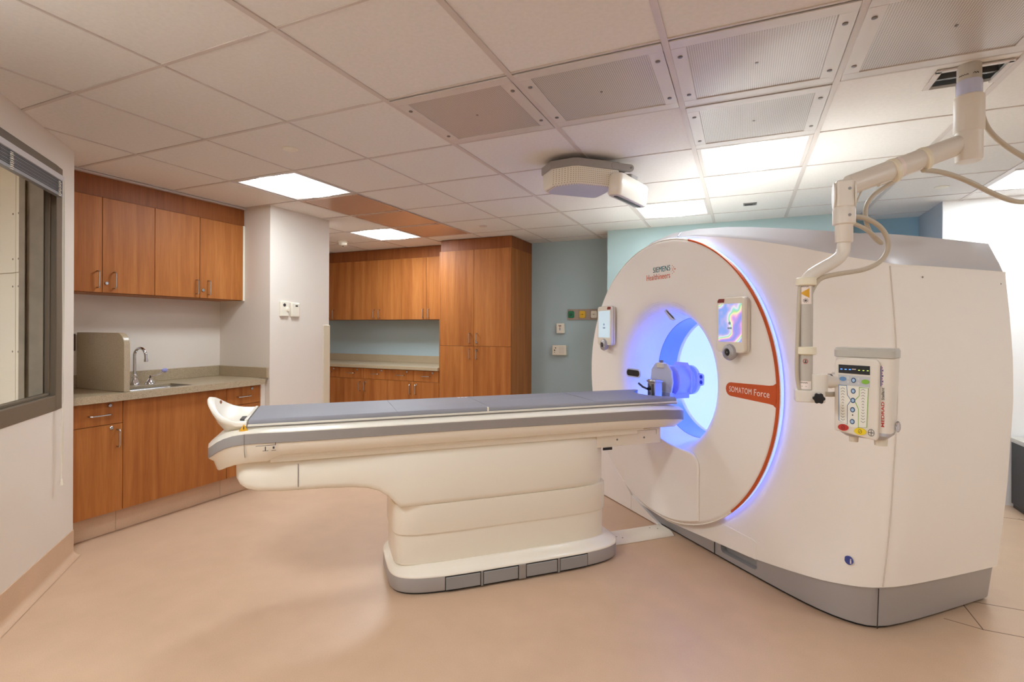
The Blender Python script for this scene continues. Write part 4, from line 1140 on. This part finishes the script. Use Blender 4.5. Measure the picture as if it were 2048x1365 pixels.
# tilted camera head: a slab whose long axis points away, lens slot in its underside
hm = Matrix.Rotation(-R(43), 4, 'Z') @ Matrix.Translation((.235, .13, -.150)) @ Matrix.Rotation(R(77), 4, 'Z') @ Matrix.Rotation(R(6), 4, 'X')
def hring(sx, sy, z, r_): return [tuple(hm @ Vector((x, y, z))) for x, y in rrect(-sx, -sy, sx, sy, r_)]
m = MB(); m.rings([hring(.19, .036, -.085, .03), hring(.195, .041, -.075, .03), hring(.195, .041, .03, .03), hring(.185, .035, .045, .03)]); hd_ = m.build('camera_head', 'shell2', cm, smooth=50)
m = MB(); m.rings([hring(.185, .032, -.088, .03), hring(.19, .036, -.085, .03)]); m.build('camera_face', 'perf_frame', hd_)
m = MB(); m.rings([hring(.165, .012, -.091, .011), hring(.165, .012, -.087, .011)]); m.build('camera_slot', 'black', hd_)
m = MB(); m.rings([hring(.05, .03, .04, .02), hring(.05, .03, .07, .02)]); m.build('head_neck', 'band', hd_)

# ------------------------------------------------------------------ contrast injector on its ceiling arm
PX, PY = .800, 2.565
ia = thing('injector_arm', 'ivory ceiling pole with jointed arm and grey hoses holding the injector', 'injector arm', (PX, PY, 0))
def loc_(p): return (p[0] - PX, p[1] - PY, p[2])
m = MB(); m.cyl((0, 0, 2.20), .038, CEIL + .19 - 2.20, n=32); m.build('ceiling_pole', 'pipe_grey', ia)
m = MB(); m.lathe((0, 0, 0), [(.0405, 2.262), (.041, 2.315), (.039, 2.32)], n=32, cap=(False, False)); m.build('clear_sleeve', 'acrylic', ia)
m = MB(); m.lathe((0, 0, 0), [(.001, 2.12), (.045, 2.12), (.048, 2.125), (.048, 2.258), (.044, 2.262), (.001, 2.262)], n=36); m.build('swivel_housing', 'inj', ia)
m = MB(); m.lathe((0, 0, 0), [(.001, 2.008), (.040, 2.008), (.0425, 2.014), (.0435, 2.12), (.001, 2.12)], n=36); m.build('lower_cap', 'inj', ia)
mm_ = MB(); mm_.box((-.115, .0, -.006), (-.095, .17, .0)); mm_.box((-.115, -.008, -.006), (.125, .012, .0)); mm_.box((.11, .0, -.006), (.13, .19, .0))
mm_.build('opening_trim', 'tee', ia, loc=(0.012, .0, CEIL + .001))
m = MB(); m.box((-.095, .11, 0), (.115, .125, .09)); m.build('mount_rail', 'screw', ia, loc=(.012, .0, CEIL + .01))
m = MB()
ap = math.atan2(-PY, -PX)
def pp_(deg, z): return (.0386 * math.cos(ap + R(deg)), .0386 * math.sin(ap + R(deg)), z)
m.tube([pp_(-50 + 6 * i, 2.335 + .004 * (i % 2)) for i in range(9)], .0009, 5); m.tube([pp_(18 + 7 * i, 2.336 + .005 * (i % 2)) for i in range(5)], .0012, 5)
m.build('pole_label', 'text_dark', ia)
# spring arm
A0 = Vector(loc_((.765, 2.552, 2.075))); A1 = Vector(loc_((.345, 2.19, 1.868)))
dA = (A1 - A0)
def arm_pt(t_, off=0): return tuple(A0 + dA * t_ + Vector((0, 0, off)))
m = MB(); m.tube([arm_pt(0), arm_pt(.06), arm_pt(.93), arm_pt(1)], .03, 20, flat=(.036, .024)); m.build('spring_arm', 'inj', ia)
m = MB(); m.tube([arm_pt(.03, -.034), arm_pt(.75, -.036)], .008, 10); m.build('arm_conduit', 'inj', ia)
for q in (.34, .62):
    m = MB(); m.tube([arm_pt(q - .02, -.006), arm_pt(q + .02, -.006)], .045, 20, flat=(.045, .031)); m.build('arm_clamp', 'clamp', ia, bevel=.003)
m = MB(); m.tube([arm_pt(.56, .0), arm_pt(.595, .0)], .037, 20, flat=(.037, .0255)); m.build('arm_sticker', 'text_white', ia)
# elbow joint
EX, EY = loc_((.326, 2.165, 0))[:2]
m = MB(); m.rings([[(EX + x, EY + y, z) for x, y in rrect(-.028, -.034, .028, .034, .012)] for z in (1.782, 1.79, 1.868, 1.878)]); m.build('elbow_block', 'inj', ia, bevel=.005)
for s_ in (-1, 1):
    m = MB(); m.rings([[(EX + s_ * u, EY + y * .034, 1.828 + z * .048) for y, z in [(math.cos(2 * PI * i / 24), math.sin(2 * PI * i / 24)) for i in range(24)]] for u in (.028, .034)]); m.build('elbow_cheek', 'inj', ia, bevel=.002)
m = MB(); m.lathe((EX, EY, 0), [(.030, 1.722), (.036, 1.726), (.036, 1.775), (.032, 1.79)], n=28); m.build('elbow_collar', 'inj', ia, smooth=30)
m = MB(); m.lathe((EX, EY, 0), [(.026, 1.660), (.028, 1.664), (.028, 1.722)], n=28); m.build('elbow_sleeve', 'inj', ia)
for z_ in (1.752, 1.845):
    m = MB(); m.cyl((EX + .012, EY - .0365, z_), .005, .004, 'y', 10); m.build('screw', 'screw', ia)
# bent drop tube
LX_, LY_ = loc_((.199, 2.073, 0))[:2]
m = MB(); m.tube([(EX, EY, 1.668), (EX - .002, EY - .001, 1.62), (EX - .03, EY - .02, 1.592), (LX_ + .035, LY_ + .022, 1.555), (LX_ + .003, LY_ + .002, 1.528), (LX_, LY_, 1.49)], .0215, 20, 2); m.build('bent_tube', 'inj', ia)
m = MB(); m.cyl((LX_, LY_, 1.12), .0225, .39, n=28); dt = m.build('drop_tube', 'pipe_grey', ia)
for z_, r_ in ((1.503, .033), (1.262, .034)):
    m = MB(); m.lathe((LX_, LY_, z_), [(r_ - .004, 0), (r_, .003), (r_, .025), (r_ - .004, .028)], n=32); m.build('tube_clamp', 'clamp', ia)
m = MB(); m.rings([[(LX_ + x, LY_ + y, z) for x, y in rrect(-.034, -.034, .058, .034, .014)] for z in (1.098, 1.138)]); m.build('base_clamp', 'inj', ia, bevel=.003)
m = MB(); m.lathe((LX_ + .035, LY_ - .034, 1.116), [(.006, 0), (.006, -.012), (.016, -.014), (.016, -.024), (.001, -.026)], 'y', 10)
for k in range(6):
    a = 2 * PI * k / 6; m.cyl((LX_ + .035 + .013 * math.cos(a), LY_ - .058, 1.116 + .013 * math.sin(a)), .006, .012, 'y', 8)
m.build('clamp_knob', 'black', ia)
m = MB(); m.rings([[(LX_ + .042 + x, LY_ + y, z) for x, y in rrect(-.026, -.024, .026, .024, .02)] for z in (1.136, 1.165, 1.195)]); m.tube([(LX_ + .035, LY_, 1.168), (LX_ + .09, LY_ + .030, 1.17), (LX_ + .094, LY_ + .033, 1.17)], .0235, 20); m.build('side_bracket', 'inj', ia, bevel=.003)
m = MB(); m.tube([(LX_ + .074, LY_ + .025, 1.17), (LX_ + .080, LY_ + .027, 1.17)], .0248, 24); m.build('bracket_ring', 'black', ia)
# labels on the drop tube: wrapped paper facing the camera side
fa = math.atan2(-(PY + LY_), -(PX + LX_))    # direction to the camera
def wrap(name, z0, z1, half, mt, off=.0005, shift=0):
    m = MB(); rs = []
    for i in range(13):
        a = fa + shift + R(-half + 2 * half * i / 12)
        rs.append([((.0225 + off) * math.cos(a) + LX_, (.0225 + off) * math.sin(a) + LY_, z0), ((.0225 + off) * math.cos(a) + LX_, (.0225 + off) * math.sin(a) + LY_, z1),
                   ((.0225) * math.cos(a) + LX_, (.0225) * math.sin(a) + LY_, z1), ((.0225) * math.cos(a) + LX_, (.0225) * math.sin(a) + LY_, z0)])
    m.rings(rs); return m.build(name, mt, dt)
wrap('warning_label', 1.438, 1.502, 48, 'text_white')
m = MB(); rs = []
for i in range(11):
    u = i / 10; a = fa + R(-42 + 70 * u); hh_ = .0165 * u + .0005
    r_ = .0235
    rs.append([(r_ * math.cos(a) + LX_, r_ * math.sin(a) + LY_, 1.476 - hh_), (r_ * math.cos(a) + LX_, r_ * math.sin(a) + LY_, 1.476 + hh_), (.0229 * math.cos(a) + LX_, .0229 * math.sin(a) + LY_, 1.476 + hh_), (.0229 * math.cos(a) + LX_, .0229 * math.sin(a) + LY_, 1.476 - hh_)])
m.rings(rs); m.build('warning_triangle', 'tag_yellow', dt)
def dirp(ang, r_, z): a = fa + R(ang); return (r_ * math.cos(a) + LX_, r_ * math.sin(a) + LY_, z)
for k in range(8):
    a = 2 * PI * k / 8 + .2; m = MB(); m.tube([dirp(0, .0236, 1.450), dirp(22 * math.cos(a), .0236, 1.450 + .008 * math.sin(a))], .0007, 5); m.build('star_mark', 'text_dark', dt)
m = MB(); m.tube([dirp(-35 + 7 * i, .0236, 1.497 + .003 * (i % 2)) for i in range(9)], .0008, 5); m.build('script_mark', 'text_dark', dt)
m = MB(); m.tube([dirp(0 + 18 * math.cos(2 * PI * i / 16), .0232, 1.239 + .0075 * math.sin(2 * PI * i / 16)) for i in range(17)], .0009, 5); m.build('round_mark', 'ink_red', dt)
m = MB(); m.tube([dirp(3, .0236, 1.244), dirp(0, .0236, 1.235)], .0013, 5); m.tube([dirp(-9, .0236, 1.235), dirp(9, .0236, 1.235)], .0009, 5); m.build('person_mark', 'text_dark', dt)
wrap('maker_label', 1.142, 1.170, 48, 'text_white')
m = MB(); m.tube([dirp(-40 + 7 * i, .0236, 1.163 + .003 * (i % 2)) for i in range(9)], .0008, 5); m.tube([dirp(-30, .0236, 1.152), dirp(10, .0236, 1.152)], .0006, 5); m.build('maker_mark', 'text_dark', dt)
# hoses
def hose(pts, r_, name='hose', mt='cable', s_=3):
    m = MB(); m.tube([loc_(p) for p in pts], r_, 12, s_); return m.build(name, mt, ia)
hose([(.84, 2.58, 2.205), (.868, 2.60, 2.13), (.95, 2.66, 2.07), (1.05, 2.74, 2.03), (1.12, 2.80, 1.97), (1.12, 2.80, 1.90), (1.03, 2.74, 1.86), (.93, 2.66, 1.875), (.80, 2.585, 1.94), (.70, 2.51, 1.965), (.62, 2.42, 1.955)], .0095)
hose([(.50, 2.32, 1.895), (.43, 2.27, 1.845), (.40, 2.24, 1.79), (.41, 2.245, 1.72), (.44, 2.27, 1.68), (.47, 2.30, 1.665), (.44, 2.27, 1.69), (.40, 2.22, 1.715), (.345, 2.175, 1.735)], .0075)
hose([(.345, 2.175, 1.755), (.40, 2.215, 1.755), (.46, 2.26, 1.72), (.485, 2.27, 1.66), (.46, 2.25, 1.60), (.40, 2.21, 1.565), (.32, 2.15, 1.55), (.25, 2.10, 1.535), (.225, 2.085, 1.505), (.212, 2.082, 1.47)], .0085)
hose([(.180, 2.060, 1.50), (.176, 2.058, 1.42), (.172, 2.056, 1.28), (.170, 2.055, 1.20), (.178, 2.06, 1.14), (.19, 2.06, 1.125)], .0065)
hose([(.52, 2.335, 1.99), (.45, 2.28, 1.93), (.40, 2.235, 1.88), (.365, 2.20, 1.80)], .003, 'thin_cable')
hose([(.25, 2.095, 1.125), (.29, 2.12, 1.12), (.33, 2.15, 1.13)], .009)

# injector head, turned towards the viewer
HX, HY, HZ = .386, 2.112, 1.133
hrz = fa + PI / 2 + R(4)
ij = thing('contrast_injector', 'ivory contrast injector head with button panel hanging before the scanner side', 'contrast injector', (HX, HY, HZ), R(-24))
ij.scale = (.83, .84, 1.06)
def prof_x(z):      # half widths left/right vary slightly with height
    return interp([(-.15, .088), (-.12, .098), (0, .1), (.13, .104)], z)
def head_ring(z, s_=1.0, yf=-.05):
    xl, xr = -prof_x(z) * s_, prof_x(z) * s_ - (.004 if z < 0 else 0)
    return [(x, y, z) for x, y in rrect(xl, yf, xr, .055, .022, 5)]
m = MB(); m.rings([head_ring(-.118, .985), head_ring(-.10), head_ring(-.03), head_ring(.05), head_ring(.115)]); bd = m.build('head_body', 'inj', ij, smooth=50)
m = MB(); m.rings([head_ring(.115, 1.0), head_ring(.117, 1.035, -.056), head_ring(.138, 1.035, -.056), head_ring(.146, .99, -.048)]); m.build('top_lid', 'inj_grey', ij, smooth=40)
m = MB(); m.rings([head_ring(-.118, .99), head_ring(-.128, .97), head_ring(-.143, .80, -.03)]); m.build('bottom_tray', mat('tray_grey', srgb(188, 188, 194), .35), ij, smooth=40)
# raised front keypad pod
m = MB(); pp = [(-.098, -.125), (.050, -.142), (.056, -.13), (.060, .10), (.048, .112), (-.03, .114), (-.085, .109), (-.098, .098)]
m.prism(pp, 'y', -.068, -.045); pod = m.build('keypad_pod', 'inj', ij, bevel=.006, seg=3)
YF = -.0685
def plate(name, pts, mt, t_=.001, par=None, y=YF):
    m = MB(); m.prism(pts, 'y', y - t_, y); return m.build(name, mt, par or pod, smooth=0)
def ell(cx, cz, a, b, n=24): return [(cx + a * math.cos(2 * PI * i / n), cz + b * math.sin(2 * PI * i / n)) for i in range(n)]
plate('display_strip', [(-.082, .064), (.028, .062), (.028, .090), (-.082, .091)], 'black')
for k in range(3):
    plate('blue_light', [(-.075 + k * .015, .0755), (-.068 + k * .015, .0755), (-.068 + k * .015, .0775), (-.075 + k * .015, .0775)], mat('blue_led', (.05, .2, 1, 1), .5, emit=(.05, .2, 1), es=2), .0016)
    plate('green_light', [(-.012 + k * .015, .0745), (-.006 + k * .015, .0745), (-.006 + k * .015, .076), (-.012 + k * .015, .076)], mat('lime_led', (.4, .7, .05, 1), .5, emit=(.5, .7, .1), es=1.2), .0016)
plate('status_text', [(-.034, .077), (-.020, .077), (-.020, .079), (-.034, .079)], 'text_white', .0016)
plate('key_field', [(-.083, .026), (.028, .023), (.028, .056), (-.083, .059)], mat('key_field_grey', srgb(196, 198, 200), .4))
plate('key_panel', [(-.083, -.094), (-.055, -.103), (-.028, -.108), (.018, -.104), (.024, .0225), (-.082, .0255)], mat('key_panel_ivory', srgb(240, 238, 226), .4))
plate('blue_key', ell(-.066, .045, .0125, .007), mat('key_blue', srgb(100, 142, 190), .4), .003)
plate('green_key', ell(.013, .040, .0135, .0072), mat('key_green', srgb(132, 186, 62), .4), .003)
for x, z in ((-.047, .050), (-.047, .037), (-.010, .048), (-.010, .034)):
    plate('small_key', ell(x, z, .005, .005, 14), mat('key_pale', srgb(206, 208, 210), .4), .0022)
for x, z in ((-.028, .0425), (-.029, .008), (-.030, -.022), (-.031, -.052), (-.032, -.090)):
    plate('round_key', ell(x, z, .0085, .0085), mat('key_navy', srgb(56, 84, 122), .4), .0022)
    plate('round_key_center', ell(x, z, .0052, .0052), mat('key_ice', srgb(170, 200, 226), .4), .003)
plate('dot_mark', ell(-.031, -.069, .0024, .0024, 10), 'text_dark', .0018)
def outline(name, pts, mt):
    m = MB(); m.tube([(x, YF - .0012, z) for x, z in pts], .0011, 6); m.build(name, mt, pod)
kb = mat('line_blue', srgb(88, 128, 178), .5); kg = mat('line_green', srgb(138, 190, 50), .5)
outline('blue_outline', [(-.081, .024), (-.052, .024), (-.050, -.006), (-.040, -.018), (-.036, -.022), (-.040, -.027), (-.050, -.04), (-.050, -.101), (-.080, -.091), (-.081, .024)], kb)
outline('green_outline', [(-.008, .021), (.023, .020), (.018, -.103), (-.011, -.107), (-.011, -.048), (-.018, -.034), (-.024, -.022), (-.018, -.016), (-.008, -.006), (-.008, .021)], kg)
for k in range(12):
    z = .014 - k * .0092
    for x0, nm, mt in ((-.066, 'blue_chevron', 'text_dark'), (.005, 'green_chevron', 'text_dark')):
        s_ = 1 if k < 6 else -1; wd = .0075 - .0008 * min(k, 11 - k)
        m = MB(); m.tube([(x0 - wd, YF - .0012, z - s_ * .002), (x0, YF - .0012, z + s_ * .002), (x0 + wd, YF - .0012, z - s_ * .002)], .0006, 5); m.build(nm, mt, pod)
plate('stop_key', ell(-.064, -.116 + .004, .019, .0105), 'ink_red', .004)
plate('arm_key', ell(-.004, -.120 + .002, .021, .011), mat('key_yellow', srgb(244, 214, 40), .4), .004)
for x, z in ((-.064, -.112), (-.004, -.118)):
    m = MB(); m.tube([(x + .006 * math.cos(2 * PI * i / 16), YF - .0045, z + .006 * math.sin(2 * PI * i / 16)) for i in range(17)], .0006, 5)
    m.tube([(x - .003, YF - .0045, z - .003), (x + .003, YF - .0045, z + .003)], .0006, 5); m.build('key_symbol', 'text_dark', pod)
# maker mark: circle with a cross
m = MB(); cx_, cz_ = .033, -.130 + .012
m.tube([(cx_ + .0105 * math.cos(2 * PI * i / 20), YF - .001, cz_ + .0105 * math.sin(2 * PI * i / 20)) for i in range(21)], .0007, 5)
m.tube([(cx_, YF - .001, cz_ - .009), (cx_, YF - .001, cz_ + .009)], .0009, 5); m.tube([(cx_ - .009, YF - .001, cz_), (cx_ + .009, YF - .001, cz_)], .0009, 5)
m.build('maker_logo', 'text_dark', pod)
text('MEDRAD', .078, 'ink_red', pod, (.072, -.0506, -.098), rot=(PI / 2, R(-90), 0), name='name_lettering', height=.010, bold=.015)
text('Stellant', .038, 'text_dark', pod, (.072, -.0506, -.014), rot=(PI / 2, R(-90), 0), name='name_lettering', height=.009)
plate('vertical_label', [(.060, .028), (.071, .028), (.071, .092), (.060, .092)], 'text_white', .0006, y=-.0502)
plate('vertical_label_bar', [(.060, .028), (.0625, .028), (.0625, .092), (.060, .092)], 'ink_blue', .0010, y=-.0502)
for k in range(7):
    plate('label_line', [(.0645, .032 + k * .0085), (.0665 + .002 * (k % 2), .032 + k * .0085), (.0665 + .002 * (k % 2), .038 + k * .0085), (.0645, .038 + k * .0085)], 'ink_blue', .0010, y=-.0502)
for x, r_ in ((-.045, .016), (.050, .022)):
    m = MB(); m.lathe((x, 0, -.164), [(.001, 0), (r_, .001), (r_ + .001, .012), (r_ + .001, .026)], n=24); m.build('syringe_port', 'cream', ij)
m = MB(); m.sphere((.102, .02, -.10), .016, (.6, .8, 1.1)); m.build('side_knob', 'clear', ij)
m = MB(); m.cyl((-.125, .0, .0), .022, .04, 'x', 24); m.build('mount_stub', 'inj', ij, loc=(0, 0, .04))
